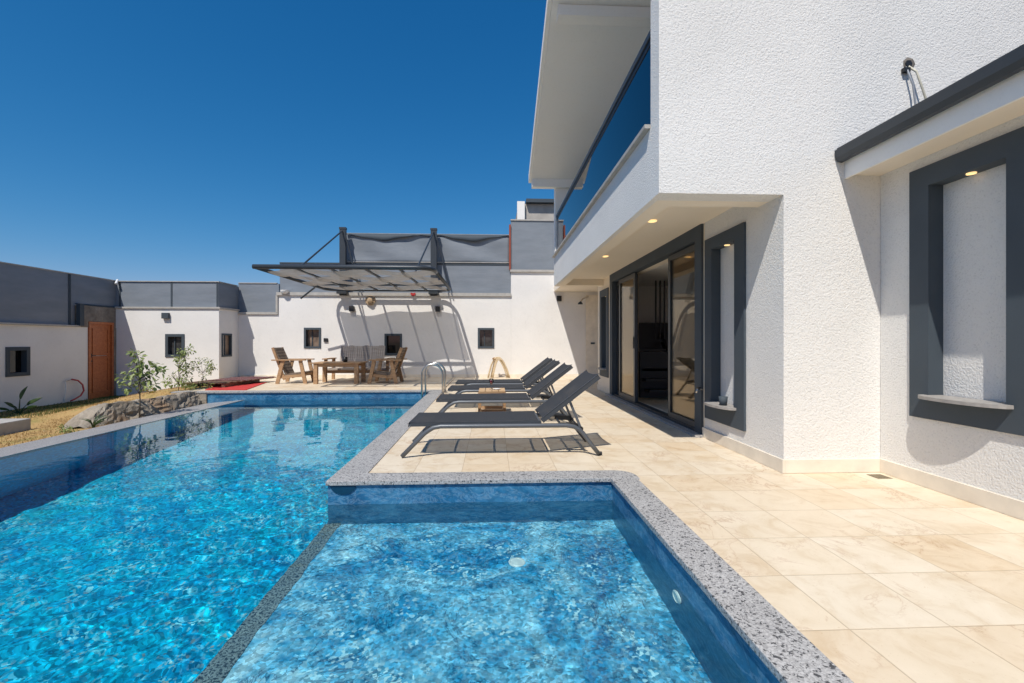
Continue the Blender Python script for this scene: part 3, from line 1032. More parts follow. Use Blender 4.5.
so = sh.build('upper_sheet', M['fence_grey'], f2, smooth=True)
so.modifiers.new('thick', 'SOLIDIFY').thickness = .008
MB().box(-4.5, 14.46, 4.425, .56, 14.50, 4.465).build('top_rail', M['trim_pale'], f2)
dp = MB()
for i in range(nX + 1):
    x = -4.48 + 5.0 * i / nX
    xa = (x + 4.5) / 2.75
    ph = xa - math.floor(xa)
    sg = .05 + .17 * math.sin(math.pi * min(1, ph * 1.25)) ** 2 + .015 * math.sin(x * 9)
    for j in range(3):
        dp.v.append(Vector((x, 14.40 - .02 * j, 4.44 - sg * j / 2)))
for i in range(nX):
    for j in range(2):
        a = i * 3 + j
        dp.f.append([a, a + 3, a + 4, a + 1])
dp.build('sagging_fold', M['slate'], f2, smooth=True).modifiers.new('thick', 'SOLIDIFY').thickness = .006
MB().box(.535, 14.33, 3.34, .585, 14.48, 4.75).build('red_post', M['rust_paint'], f2)
f3 = empty('sheet_fence', (1.5, 14.4, 3.3), 'pale grey fence panel on the high rear wall beside the villa', 'fence')
MB().box(.59, 14.38, 3.332, 6.5, 14.44, 4.88).build('panel', M['fence_grey'], f3)
MB().box(.58, 14.35, 4.882, 6.5, 14.47, 4.92).build('top_trim', M['trim_pale'], f3)
tb = empty('neighbour_house', (2.5, 16.5, 0), 'upper corner of a pale neighbouring house with a dark roof edge behind the fence', 'house')
build_wall('wall', M['neigh'], tb, 'y', 15.6, 20, .9, 5, -.5, 5.78)
MB().box(1.15, 15.4, 5.78, 5.2, 20.2, 5.9).build('roof', M['slate'], tb)
MB().box(.85, 15.45, 5.2, 1.10, 15.599, 5.82).build('corner_cap', M['smooth_white'], tb)

# ------------------------------------------------------------------ canopy
ca = empty('shade_canopy', (-3.17, 14.1, 2.65), 'dark steel canopy with woven grey cloth hanging over the wooden seating', 'canopy')
CX0, CX1, CY0, CY1, CZ = -4.95, -1.25, 9.80, 14.08, 2.66
loop = []
rc = .35
for cx, cyy, a0 in ((CX1 - rc, CY1 - rc, 0), (CX0 + rc, CY1 - rc, 90)):
    loop += [(cx + rc * math.cos(R(a)), cyy + rc * math.sin(R(a)), CZ) for a in range(a0, a0 + 91, 15)]
loop += [(CX0, CY0 + .02, CZ)]
MB().tube([(CX1, CY0 + .5, CZ)] + loop, .045, 10).build('side_frame', M['alu'], ca, smooth=True)
MB().tube([(CX0 - .02, CY0, CZ)] + [(CX1 - rc + rc * math.sin(R(a)), CY0 + rc - rc * math.cos(R(a)), CZ) for a in range(0, 91, 15)] + [(CX1, CY0 + .55, CZ)], .05, 10).build('front_beam', M['alu'], ca, smooth=True)
ribx = [CX0 + .74 * k for k in range(1, 5)]
for x in ribx:
    MB().bar((x, CY0, CZ), (x, CY1, CZ), .05, .036).build('rib', M['alu'], ca)
MB().bar((CX0, 12.9, CZ + .01), (CX1, 12.9, CZ + .01), .05, .05).build('cross_rail', M['alu'], ca)
for y0_, y1_, ph in ((13.88, 12.99, 0), (12.84, 11.99, 1), (11.97, 11.12, 0), (11.10, 10.2, 1)):
    cl = MB()
    nx_, ny_ = 70, 8
    for i in range(nx_ + 1):
        x = CX0 + .06 + (CX1 - CX0 - .12) * i / nx_
        for j in range(ny_ + 1):
            t = j / ny_
            wob = .022 * math.sin(x * 1.9 + ph * 2) + .012 * math.sin(x * 4.1 + y0_)
            y = y0_ + (y1_ - y0_) * t + wob * (1 if t in (0, 1) else .5) * (1 if t < .5 else -1) * 1.6
            z = CZ + .036 * math.cos((x - CX0) / .74 * math.pi + ph * math.pi) - .03 * math.sin(math.pi * t)
            cl.v.append(Vector((x, y, z)))
    for i in range(nx_):
        for j in range(ny_):
            a = i * (ny_ + 1) + j
            cl.f.append([a, a + ny_ + 1, a + ny_ + 2, a + 1])
    cl.build('cloth_strip', M['cloth'], ca, smooth=True)
for px_ in (-4.52, -1.78):
    MB().box(px_ - .09, 14.12, 2.50, px_ + .09, 14.24, 4.50).build('post', M['alu'], ca)
    MB().box(px_ - .10, 14.11, 4.502, px_ + .10, 14.25, 4.56).build('post_cap', M['alu'], ca)
    MB().tube([(px_, 14.1, 4.44), (px_, 10.75, CZ + .04)], .022, 8).build('stay', M['alu'], ca)
    MB().tube([(px_ + .08, 14.14, 4.35), (px_ + .50, 14.1, CZ + .03)], .02, 8).build('stay', M['alu'], ca)
    MB().box(px_ - .14, 14.0, 2.54, px_ + .14, 14.25, 2.62).build('bracket', M['alu'], ca)
MB().tube([(-4.95, 13.25, 2.68), (-5.45, 13.38, 2.33)], .025, 8).build('strut', M['alu'], ca)
hat = MB().lathe((-3.72, 14.26, 2.36), [(.16, 0), (.15, -.025), (.09, -.04), (.08, -.09), (.03, -.11)], 20, 'y')
hat.build('hat', M['straw']); 
ho = bpy.data.objects['hat']; ho.name = 'straw_hat'
tag(ho, 'round straw hat hanging high on the rear wall under the canopy', 'hat')
hr = MB().add([(-2.42, 14.22, 2.47), (-2.34, 14.22, 2.56), (-2.36, 14.22, 2.60), (-2.42, 14.22, 2.58), (-2.48, 14.22, 2.60), (-2.50, 14.22, 2.56),
              (-2.42, 14.25, 2.47), (-2.34, 14.25, 2.56), (-2.36, 14.25, 2.60), (-2.42, 14.25, 2.58), (-2.48, 14.25, 2.60), (-2.50, 14.25, 2.56)],
             [(0, 1, 2, 3, 4, 5), (11, 10, 9, 8, 7, 6), (0, 6, 7, 1), (1, 7, 8, 2), (2, 8, 9, 3), (3, 9, 10, 4), (4, 10, 11, 5), (5, 11, 6, 0)])
tag(hr.build('heart_ornament', M['red_paint']), 'small red heart ornament hanging at the canopy edge', 'ornament')

# ------------------------------------------------------------------ villa
vi = empty('villa', (3.0, 7, 0), 'white stucco two storey villa with balcony and dark framed sliding door', 'villa')
HW = 2.44
n1o = (4.32, 5.14)
op_n1 = (4.50, 4.98, .42, 2.12)
op_n2 = (9.68, 10.10, .50, 2.08)
op_dr = (5.38, 9.15, .03, 2.30)
def grow(o, d=.012): return (o[0] - d, o[1] + d, o[2] - d, o[3] + d)
build_wall('side_wall', M['stucco'], vi, 'x', HW, HW + .25, 3.951, 5.17, -.02, 2.60, [grow(op_n1)])
build_wall('door_wall', M['plaster'], vi, 'x', HW, HW + .25, 5.17, 10.5, -.02, 2.60, [grow(op_dr), grow(op_n2)])
# front wall: lower part between X=2.44 and 3.28, upper part from 1.38
fw_ = MB()
OH = 1.38
wall_mb('y', 3.75, 3.95, HW, 3.2795, -.02, 2.33, (), fw_)
wall_mb('y', 3.75, 3.95, OH, 8.0, 2.33, 7.2, (), fw_)
fwo = fw_.build('front_wall', M['stucco'], vi, recalc=False)
# corner stone of side wall flush with front: close the gap
# right wing wall
op_r = (2.78, 3.30, .69, 2.27)
build_wall('wing_wall', M['stucco'], vi, 'x', 3.28, 3.53, -4, 3.749, -.02, 2.62, [grow(op_r)])
# north end wall and interior
build_wall('end_wall', M['stucco'], vi, 'y', 10.25, 10.5, HW + .25, 8, -.02, 6.0)
# overhang : perimeter drop beam + recessed soffit
ob = MB()
ob.box(OH + .0602, 3.951, 2.3303, OH + .22, 10.2, 2.6)
ob.box(OH + .22, 3.951, 2.33, HW - .001, 4.12, 2.6)
ob.box(OH + .22, 9.98, 2.33, HW - .001, 10.2, 2.6)
ob.build('soffit_beam', M['plaster'], vi)
MB().box(OH + .22, 4.121, 2.46, HW - .001, 9.979, 2.6).build('soffit', M['plaster'], vi)
MB().box(OH + .0605, 3.951, 2.601, 3.6, 10.2, 2.70).build('balcony_floor', M['skirting'], vi)
MB().box(OH, 3.9505, 2.33, OH + .06, 10.2, 2.96).box(OH + .0602, 3.951, 2.701, OH + .14, 10.2, 2.96).build('parapet', M['stucco'], vi)
MB().box(OH - .05, 3.96, 2.962, OH + .17, 10.2, 2.995).build('parapet_cap', M['trim_pale'], vi)
MB().box(OH, 9.99, 2.996, 3.6, 10.2, 4.75).build('balcony_end_wall', M['smooth_white'], vi)
build_wall('balcony_back_wall', M['smooth_white'], vi, 'x', 3.6, 3.8, 3.95, 10.2, 2.6, 7.0)
MB().box(1.86, 9.93, 3.72, 1.93, 9.989, 3.92).build('balcony_light', M['black'], vi)
rg = MB().box(OH + .035, 3.96, 3.0, OH + .047, 9.98, 3.80)
rgo = rg.build('balcony_glass', M['rail_glass'], vi)
MB().box(OH + .028, 3.955, 3.745, OH + .055, 9.985, 3.79).build('glass_channel', M['black'], vi)
MB().box(OH + .015, 3.955, 3.801, OH + .07, 9.985, 3.86).build('handrail', M['alu'], vi, bevel=.006)
# roof over the balcony (rises towards the camera)
def rz(y): return 4.60 + (9.9 - y) * .406
rf = MB()
ya, yb = 3.752, 10.05
rf.hexa([(.86, ya, rz(ya)), (8, ya, rz(ya)), (8, yb, rz(yb)), (.86, yb, rz(yb)), (.86, ya, rz(ya) + .16), (8, ya, rz(ya) + .16), (8, yb, rz(yb) + .16), (.86, yb, rz(yb) + .16)])
rf.build('balcony_roof', M['smooth_white'], vi)
rf = MB()
rf.hexa([(.80, ya, rz(ya) + .03), (.858, ya, rz(ya) + .03), (.858, yb, rz(yb) + .03), (.80, yb, rz(yb) + .03), (.80, ya, rz(ya) + .2), (.858, ya, rz(ya) + .2), (.858, yb, rz(yb) + .2), (.80, yb, rz(yb) + .2)])
rf.build('roof_fascia', M['smooth_white'], vi)
MB().box(.862, 9.88, 4.44, 3.6, 10.03, 4.61).build('roof_beam', M['smooth_white'], vi)
MB().box(.95, 6.55, rz(6.75) - .10, 3.6, 6.75, rz(6.75) + .05).build('roof_beam', M['smooth_white'], vi)
MB().box(1.93, 10.201, 2.66, 6.0, 14.299, 2.80).build('passage_roof', M['plaster'], vi)
# wing eave
MB().box(2.985, -4, 2.50, 3.279, 3.748, 2.56).build('wing_soffit', M['plaster'], vi)
MB().box(2.965, -4, 2.47, 2.984, 3.748, 2.68).build('wing_fascia', M['smooth_white'], vi)
MB().box(2.90, -4, 2.7005, 8, 3.748, 2.725).build('wing_roof', M['alu'], vi)
gu = MB()
prof = [(2.963, 2.70), (2.963, 2.635), (2.935, 2.60), (2.90, 2.605), (2.878, 2.64), (2.872, 2.70)]
for a, b in zip(prof, prof[1:]):
    gu.add([(a[0], -4, a[1]), (a[0], 3.74, a[1]), (b[0], 3.74, b[1]), (b[0], -4, b[1])], [(0, 1, 2, 3)])
gu.add([(p[0], 3.74, p[1]) for p in prof], [tuple(range(6))]); gu.add([(p[0], -4, p[1]) for p in prof], [tuple(range(6))])
gu.build('gutter', M['alu'], vi)
# skirting
MB().box(HW - .022, 3.728, .001, HW - .001, 5.20, .115).build('skirting', M['skirting'], vi, bevel=.003)
MB().box(HW - .022, 9.36, .001, HW - .001, 10.5, .115).build('skirting', M['skirting'], vi, bevel=.003)
MB().box(HW - .0005, 3.728, .001, 3.258, 3.749, .115).build('skirting', M['skirting'], vi, bevel=.003)
MB().box(3.2585, -4, .001, 3.279, 3.749, .115).build('skirting', M['skirting'], vi, bevel=.003)

def niche(axis_x, o, inn, depth, sill_z, lampy):
    f = MB(); ring('x', axis_x - .022, axis_x + depth, o, inn, f)
    fo = f.build('niche_frame', M['slate'], vi)
    MB().box(axis_x + depth, inn[0] - .02, inn[2] - .02, axis_x + depth + .03, inn[1] + .02, inn[3] + .02).build('niche_back', M['stucco'], fo)
    # bowed sill
    yc, hw = (inn[0] + inn[1]) / 2, (inn[1] - inn[0]) / 2 + .045
    poly = [(axis_x + depth - .01, yc - hw), (axis_x + depth - .01, yc + hw)]
    poly = [(axis_x - .023, yc - hw)] + [(axis_x - .023 - .13 * math.sin(math.pi * k / 14) ** .8, yc - hw * math.cos(math.pi * k / 14)) for k in range(1, 14)] + [(axis_x - .023, yc + hw)]
    MB().prism(poly, sill_z - .024, sill_z).box(axis_x - .0235, inn[0], sill_z - .002, axis_x + depth - .01, inn[1], sill_z).build('sill', M['sill'], fo)
    MB().lathe((axis_x + depth * .45, lampy, inn[3] - .008), [(.028, .008), (.028, 0), (.022, 0), (.02, .003), (.001, .003)], 16).build('downlight', M['lamp'], fo)
    return fo
niche(HW, (4.32, 5.14, .235, 2.25), op_n1, .085, .44, 4.75)
niche(HW, (9.52, 10.26, .34, 2.23), op_n2, .12, .52, 9.9)
niche(3.28, (2.56, 3.457, .52, 2.42), op_r, .095, .70, 3.05)
# downlights in the soffit
for x, y in ((1.80, 5.10), (1.80, 7.25)):
    d = MB().lathe((x, y, 2.459), [(.05, 0), (.05, -.01), (.035, -.012), (.03, -.004), (.001, -.004)], 20)
    d.build('downlight', M['lamp'], vi)

# sliding door
sdoor = MB(); ring('x', HW - .03, HW + .10, (5.21, 9.34, .003, 2.47), op_dr, sdoor)
sdo = sdoor.build('sliding_door', M['slate'], vi)
MB().box(HW - .12, 5.16, .001, HW - .031, 9.38, .03).build('threshold', M['granite'], sdo)
def leaf_(y0, y1, x, m='alu', fwid=.07):
    f = MB(); ring('x', x - .022, x + .022, (y0, y1, .06, 2.28), (y0 + fwid, y1 - fwid, .06 + fwid, 2.28 - fwid), f)
    f.build('door_panel', M[m], sdo)
    MB().box(x - .004, y0 + fwid - .01, .12, x + .004, y1 - fwid + .01, 2.22).build('door_glass', M['glass'], sdo)
    if x < HW + .05:
        MB().box(x + .010, y0 + fwid - .012, .118, x + .0125, y1 - fwid + .012, 2.222).build('insect_screen', M['blind'], sdo)
leaf_(5.385, 6.30, HW + .03)
leaf_(5.50, 6.42, HW + .08)
leaf_(7.80, 8.78, HW + .03)
leaf_(7.92, 9.14, HW + .08)
MB().box(HW + .001, 5.385, .0305, HW + .11, 9.145, .058).build('track', M['alu'], sdo)
MB().box(HW - .005, 7.84, .98, HW + .007, 7.87, 1.18).build('handle', M['black'], sdo)
# curtains behind both leaves
def curtain(y0, y1, x):
    c = MB(); n = 60
    for i in range(n + 1):
        y = y0 + (y1 - y0) * i / n
        xx = x + .012 * math.sin(i * .9)
        c.v += [Vector((xx, y, .05)), Vector((xx, y, 2.30))]
    for i in range(n):
        c.f.append([2 * i, 2 * i + 2, 2 * i + 3, 2 * i + 1])
    o = c.build('curtain', M['blind'], vi, smooth=True)
curtain(5.40, 6.30, HW + .135)
curtain(8.0, 9.13, HW + .135)
# interior room
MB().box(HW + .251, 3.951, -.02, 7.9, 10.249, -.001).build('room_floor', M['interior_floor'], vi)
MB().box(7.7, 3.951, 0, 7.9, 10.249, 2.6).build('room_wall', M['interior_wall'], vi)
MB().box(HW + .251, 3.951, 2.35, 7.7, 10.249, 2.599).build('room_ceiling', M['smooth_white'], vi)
st = MB()
for k in range(6):
    st.box(2.95, 8.5 + .2 * k, .19 * (k + 1) - .05, 3.62, 8.76 + .2 * k, .19 * (k + 1))
st.box(2.9, 8.9, .0, 4.2, 9.0, .9)
st.bar((3.6, 8.5, .1), (3.6, 9.7, 1.25), .05, .14)
st.box(3.0, 9.72, .9, 4.2, 10.1, 1.5)
for k in range(9):
    st.box(3.35 + .09 * k, 9.3, 1.15, 3.375 + .09 * k, 9.33, 2.35)
st.build('staircase', M['interior_dark'], vi)
# cable hole on the front wall
hole = empty('cable_outlet', (3.5, 3.74, 3.42), 'broken hole in the white front wall with two loose grey cables', 'cable outlet')
hm = MB()
hm.lathe((3.53, 3.748, 3.455), [(.055, 0), (.045, -.004), (.03, -.007), (.001, -.007)], 7, 'y')
hm.build('broken_plaster', M['cement'], hole)
MB().lathe((3.52, 3.742, 3.45), [(.032, 0), (.030, -.006), (.001, -.006)], 6, 'y').build('hole', M['black'], hole)
MB().tube([(3.50, 3.745, 3.42), (3.49, 3.72, 3.38), (3.52, 3.70, 3.25), (3.545, 3.70, 3.05), (3.56, 3.70, 2.9)], .008, 8).build('cable', plain('grey_cable', (.25, .27, .3), .5), hole, smooth=True)
MB().tube([(3.52, 3.745, 3.43), (3.55, 3.70, 3.36), (3.59, 3.69, 3.22), (3.66, 3.70, 3.05), (3.72, 3.71, 2.9)], .009, 8).build('cable', plain('cream_cable', (.55, .52, .42), .5), hole, smooth=True)
MB().box(3.46, 3.715, 3.37, 3.515, 3.747, 3.405).build('junction', M['black'], hole)

# floor drain grate by the wall corner
dg = MB(); ring('x', 0, .1, (0, .1, 0, .1), (.01, .09, .01, .09))
dgm = MB().box(3.09, 3.55, .0005, 3.21, 3.67, .003)
for k in range(5):
    dgm.box(3.095 + .023 * k, 3.56, .003, 3.107 + .023 * k, 3.66, .006)
tag(dgm.build('drain_grate', M['trim_dark']), 'small square floor grate on the tiles by the inner wall corner', 'drain')

# wall tap beside the door
tp = empty('wall_tap', (2.42, 5.18, .54), 'small metal tap on the wall between sliding door and tall niche', 'tap')
MB().tube([(HW - .03, 5.175, .55), (HW - .09, 5.175, .55), (HW - .10, 5.175, .51)], .011, 8).build('spout', M['chrome'], tp, smooth=True)
MB().box(HW - .085, 5.15, .565, HW - .055, 5.20, .58).build('lever', M['black'], tp)
# cup in niche
cu = MB().lathe((HW - .05, 4.66, .4405), [(.035, 0), (.045, .09), (.04, .09), (.032, .01), (.001, .01)], 18)
tag(cu.build('cup', M['slate'], smooth=True), 'small dark cup standing on the sill of the tall wall niche', 'cup')

# outdoor shower on rear wall
sw = empty('outdoor_shower', (3.1, 14.28, 0), 'tall travertine shower panel with tap and shower head on the rear wall', 'shower')
MB().box(2.93, 14.25, .0, 3.34, 14.279, 2.55).build('panel', M['skirting'], sw)
MB().tube([(3.0, 14.249, 2.50), (2.80, 14.1, 2.42), (2.72, 14.0, 2.32)], .02, 8).build('shower_arm', M['chrome'], sw)
MB().lathe((2.70, 13.98, 2.24), [(.08, 0), (.06, .05), (.02, .08)], 16).build('shower_head', M['slate'], sw)
MB().box(3.08, 14.22, 1.02, 3.2, 14.249, 1.07).build('tap', M['slate'], sw)
MB().box(2.02, 14.2, 2.36, 2.16, 14.299, 2.52).build('wall_light', M['black'], bk)

# ------------------------------------------------------------------ loungers
def make_lounger():
    t = empty('sun_lounger', (0, 0, 0))
    m = M['lounger_frame']
    for s in (-1, 1):
        y = s * .32
        pts = [(-.945, y, .012), (-.80, y, .16)]
        pts += [(-.74 + .0, y, .222), (-.70, y, .252), (-.65, y, .282), (-.58, y, .294), (-.3, y, .294), (.3, y, .294), (.62, y, .294), (.69, y, .282), (.74, y, .255), (.78, y, .215), (.85, y, .12), (.93, y, .02)]
        MB().tube(pts, .021, 10).build('leg_frame', m, t, smooth=True)
        MB().tube([(.92, y - .02 * s, .018), (.965, y - .02 * s, .018)], .018, 8).build('foot_cap', M['black'], t)
    for x in (-.55, -.15, .25, .60):
        MB().tube([(x, -.31, .285), (x + .0, -.15, .262), (x, .15, .262), (x, .31, .285)], .012, 8).build('cross_bar', m, t, smooth=True)
    # seat rails
    for s in (-1, 1):
        y = s * .295
        MB().bar((-.865, y * 1.02, .308), (.37, y * 1.02, .322), .022, .034).build('seat_rail', M['rail_dark'], t)
    MB().tube([(-.865, -.30, .305), (-.875, -.1, .302), (-.875, .1, .302), (-.865, .30, .305)], .018, 8).build('end_bar', m, t)
    MB().tube([(.37, -.30, .318), (.37, .30, .318)], .012, 8).build('hinge_bar', m, t)
    sl = MB()
    nx_, ny_ = 24, 12
    for i in range(nx_ + 1):
        u = i / nx_
        for j in range(ny_ + 1):
            v = j / ny_ * 2 - 1
            x = -.885 + 1.235 * u
            dip = .012 * (1 - v * v) * math.sin(math.pi * u)
            z = .327 + .012 * u - dip
            if i == 0: z -= .045; x -= .004
            if i == 1: x = -.883; z += .003
            sl.v.append(Vector((x, v * .312, z)))
    for i in range(nx_):
        for j in range(ny_):
            a = i * (ny_ + 1) + j
            sl.f.append([a, a + ny_ + 1, a + ny_ + 2, a + 1])
    sl.build('seat_sling', M['sling'], t, smooth=True)
    # backrest
    ang = R(37.5)
    ca_, sa_ = math.cos(ang), math.sin(ang)
    def bp(d, y, off): return (.385 + d * ca_ - off * sa_, y, .335 + d * sa_ + off * ca_)
    for s in (-1, 1):
        MB().bar(bp(0, s * .295, 0), bp(.70, s * .295, 0), .024, .046).build('back_rail', M['rail_dark'], t)
    MB().tube([bp(.69, -.295, 0), bp(.665, 0, -.01), bp(.69, .295, 0)], .012, 8).build('top_bar', m, t)
    MB().tube([bp(.35, -.295, -.02), bp(.35, .295, -.02)], .011, 8).build('back_cross_bar', m, t)
    sl = MB()
    for i in range(nx_ + 1):
        u = i / nx_
        for j in range(ny_ + 1):
            v = j / ny_ * 2 - 1
            d = .02 + u * (.70 - .035 * (1 - v * v))
            sl.v.append(Vector(bp(d, v * .312, .022 - .014 * (1 - v * v) * math.sin(math.pi * min(1, u * 1.0)))))
    for i in range(nx_):
        for j in range(ny_):
            a = i * (ny_ + 1) + j
            sl.f.append([a, a + ny_ + 1, a + ny_ + 2, a + 1])
    sl.build('back_sling', M['sling'], t, smooth=True)
    for s in (-1, 1):
        y = s * .26
        MB().bar(bp(.33, y, -.02), (.77, y, .25), .02, .024).build('support_strut', m, t)
        MB().lathe((.77, y, .25), [(.022, -.012), (.022, .012)], 12, 'y').build('pivot', M['black'], t)
    MB().tube([(.77, -.26, .25), (.77, .26, .25)], .011, 8).build('support_bar', m, t)
    for s in (-1, 1):
        MB().bar((.58, s * .23, .285), (.76, s * .23, .27), .03, .045).build('ratchet', M['black'], t)
    return t
proto = make_lounger()
spots = [(.095, 4.705, 0, 'dark grey mesh sun lounger nearest the camera, closest to the shallow pool shelf'),
         (.14, 6.47, R(.5), 'second dark grey sun lounger, just in front of the small wooden table'),
         (.17, 7.82, R(-.7), 'third dark grey sun lounger, just behind the small wooden table with the wine glass'),
         (.20, 8.98, R(.4), 'farthest dark grey sun lounger, closest to the cream hose and rear wall')]
for i, (x, y, a, lab) in enumerate(spots):
    o = proto if i == 0 else copy_tree(proto)
    o.location = (x, y, .002); o.rotation_euler.z = a
    tag(o, lab, 'sun lounger', 'sun loungers in a row beside the pool')

# small table with wine glass
tx, ty = 0.0, 7.14
t = empty('side_table', (tx, ty, 0), 'small square slatted pine table between the loungers', 'side table')
for k in range(4):
    MB().box(tx - .20 + k * .102, ty - .20, .335, tx - .20 + k * .102 + .094, ty + .20, .36).build('top_slat', M['table_wood'], t, bevel=.003)
for sx_ in (-1, 1):
    for sy in (-1, 1):
        MB().box(tx + sx_ * .19 - .02, ty + sy * .185 - .02, .002, tx + sx_ * .19 + .02, ty + sy * .185 + .02, .334).build('leg', M['wood'], t)
for sy in (-1, 1):
    MB().box(tx - .165, ty + sy * .185 - .012, .285, tx + .165, ty + sy * .185 + .012, .334).box(tx - .165, ty + sy * .185 - .012, .03, tx + .165, ty + sy * .185 + .012, .075).build('rail', M['wood'], t)
wg = empty('wine_glass', (tx - .01, ty - .02, .361), 'glass of red wine standing on the small pine table', 'wine glass')
c_ = (tx - .01, ty - .02, .361)
GS = .85
MB().lathe(c_, [(a * GS, b * GS) for a, b in [(.034, 0), (.034, .003), (.005, .007), (.004, .08), (.02, .095), (.04, .125), (.042, .15), (.035, .195), (.034, .195), (.040, .15), (.038, .127), (.02, .098), (.001, .09)]], 24).build('bowl', M['clear_glass'], wg, smooth=True)
MB().lathe(c_, [(a * GS, b * GS) for a, b in [(.001, .100), (.018, .103), (.034, .126), (.036, .158), (.001, .158)]], 24).build('wine', M['glass_red'], wg, smooth=True)
di = MB().lathe((tx + .07, ty - .08, .361), [(.03, 0), (.06, .018), (.055, .018), (.028, .005), (.001, .005)], 20)
tag(di.build('small_dish', M['ceramic'], smooth=True), 'small white dish beside the wine glass on the pine table', 'dish')

# cream hose bundle near the rear wall
hz = empty('hose_bundle', (.02, 13.9, 0), 'bundle of cream hose looped in an arch before the rear wall', 'hose')
for k in range(7):
    r = random.Random(k)
    x0_, x1_ = -.10 + r.uniform(-.05, .14), .50 + r.uniform(-.06, .04)
    ap = .60 + r.uniform(-.05, .03); yy = 13.9 + r.uniform(-.05, .05)
    pts = []
    for i in range(21):
        tt = i / 20
        x = x0_ + (x1_ - x0_) * (tt + .06 * math.sin(2 * math.pi * tt) * (1 - 2 * r.random() * .2)) 
        z = ap * (1 - abs(2 * tt - 1) ** 2.8) + .01
        pts.append((x - .05 * math.sin(math.pi * tt), yy, z))
    MB().tube(pts, .017, 8).build('coil', M['rope'], hz, smooth=True)
MB().tube([(.03, 13.82, .58), (.08, 13.98, .60)], .03, 8).build('tie', M['wood'], hz)

# ------------------------------------------------------------------ wooden seating
def beam(p, q, a, b, nm, m, t): return MB().bar(p, q, a, b).build(nm, m, t, bevel=.004)
def make_armchair():
    t = empty('wooden_armchair', (0, 0, 0))
    for s in (-1, 1):
        y = s * .31
        beam((-.30, y, .0), (-.17, y, .60), .045, .085, 'leg', M['wood'], t)
        beam((.36, y, .0), (.24, y, .60), .045, .085, 'leg', M['wood'], t)
        MB().box(-.42, y - .06, .60, .36, y + .06, .63).build('armrest', M['wood'], t, bevel=.004)
        beam((-.30, y * .93, .16), (.36, y * .93, .22), .035, .07, 'seat_rail', M['wood'], t)
    MB().hexa([(-.20, -.27, .20), (.36, -.27, .27), (.36, .27, .27), (-.20, .27, .20), (-.20, -.27, .24), (.36, -.27, .31), (.36, .27, .31), (-.20, .27, .24)]).build('seat', M['weave'], t)
    MB().hexa([(-.14, -.26, .24), (-.10, -.26, .25), (-.10, .26, .25), (-.14, .26, .24), (-.42, -.26, .93), (-.38, -.26, .94), (-.38, .26, .94), (-.42, .26, .93)]).build('backrest', M['weave'], t)
    for s in (-1, 1):
        beam((-.14, s * .28, .10), (-.42, s * .28, .94), .04, .06, 'back_post', M['wood'], t)
    MB().box(.30, -.28, .20, .335, .28, .27).build('front_rail', M['wood'], t)
    return t
ch1 = make_armchair()
ch2 = copy_tree(ch1)
ch1.scale = ch2.scale = (1.07, 1.07, 1.0)
ch1.location = (-5.27, 12.55, .001); ch1.rotation_euler.z = R(3)
tag(ch1, 'weathered wooden armchair at the left end of the low table, in full sun', 'armchair', 'wooden armchairs')
ch2.location = (-2.80, 12.45, .001); ch2.rotation_euler.z = R(178)
tag(ch2, 'weathered wooden armchair at the right end of the low table, in canopy shade', 'armchair', 'wooden armchairs')
tt = empty('low_table', (-4.02, 12.45, 0), 'low weathered wooden table between the two armchairs', 'table')
for k in range(6):
    MB().box(-4.66, 12.06 + k * .131, .525, -3.42, 12.06 + k * .131 + .125, .555).build('top_board', M['wood'], tt, bevel=.003)
for x in (-4.56, -3.52):
    for y in (12.13, 12.77):
        MB().box(x - .05, y - .045, .001, x + .05, y + .045, .524).build('leg', M['wood'], tt, bevel=.004)
for y in (12.13, 12.77):
    MB().box(-4.51, y - .02, .44, -3.57, y + .02, .5235).build('apron', M['wood'], tt)
be = empty('wooden_bench', (-3.75, 13.3, 0), 'wooden two seat bench with grey slatted back against the rear wall', 'bench')
for x in (-4.62, -2.92):
    beam((x, 12.98, 0), (x, 13.02, .60), .085, .05, 'leg', M['wood'], be)
    beam((x, 13.62, 0), (x, 13.66, .60), .085, .05, 'leg', M['wood'], be)
    MB().box(x - .07, 12.9, .60, x + .07, 13.7, .63).build('armrest', M['wood'], be, bevel=.004)
MB().box(-4.58, 13.0, .30, -2.96, 13.55, .35).build('seat', M['wood_grey'], be)
MB().box(-4.58, 12.98, .22, -2.96, 13.0, .30).build('front_rail', M['wood'], be)
for k in range(3):
    x0_ = -4.42 + k * .43
    bk_ = MB()
    for q in range(7):
        bk_.hexa([(x0_ + q * .06, 13.52, .35), (x0_ + q * .06 + .052, 13.52, .35), (x0_ + q * .06 + .052, 13.56, .35), (x0_ + q * .06, 13.56, .35),
                  (x0_ + q * .06, 13.70, .97 - .02 * math.sin(q)), (x0_ + q * .06 + .052, 13.70, .97 - .02 * math.sin(q)), (x0_ + q * .06 + .052, 13.73, .97), (x0_ + q * .06, 13.73, .97)])
    bk_.build('back_panel', M['wood_grey'], be)
cu2 = MB().lathe((-3.90, 12.42, .556), [(.055, 0), (.06, .13), (.05, .13), (.045, .01), (.001, .01)], 16)
tag(cu2.build('pot', M['black'], smooth=True), 'small black pot standing on the low wooden table', 'pot')

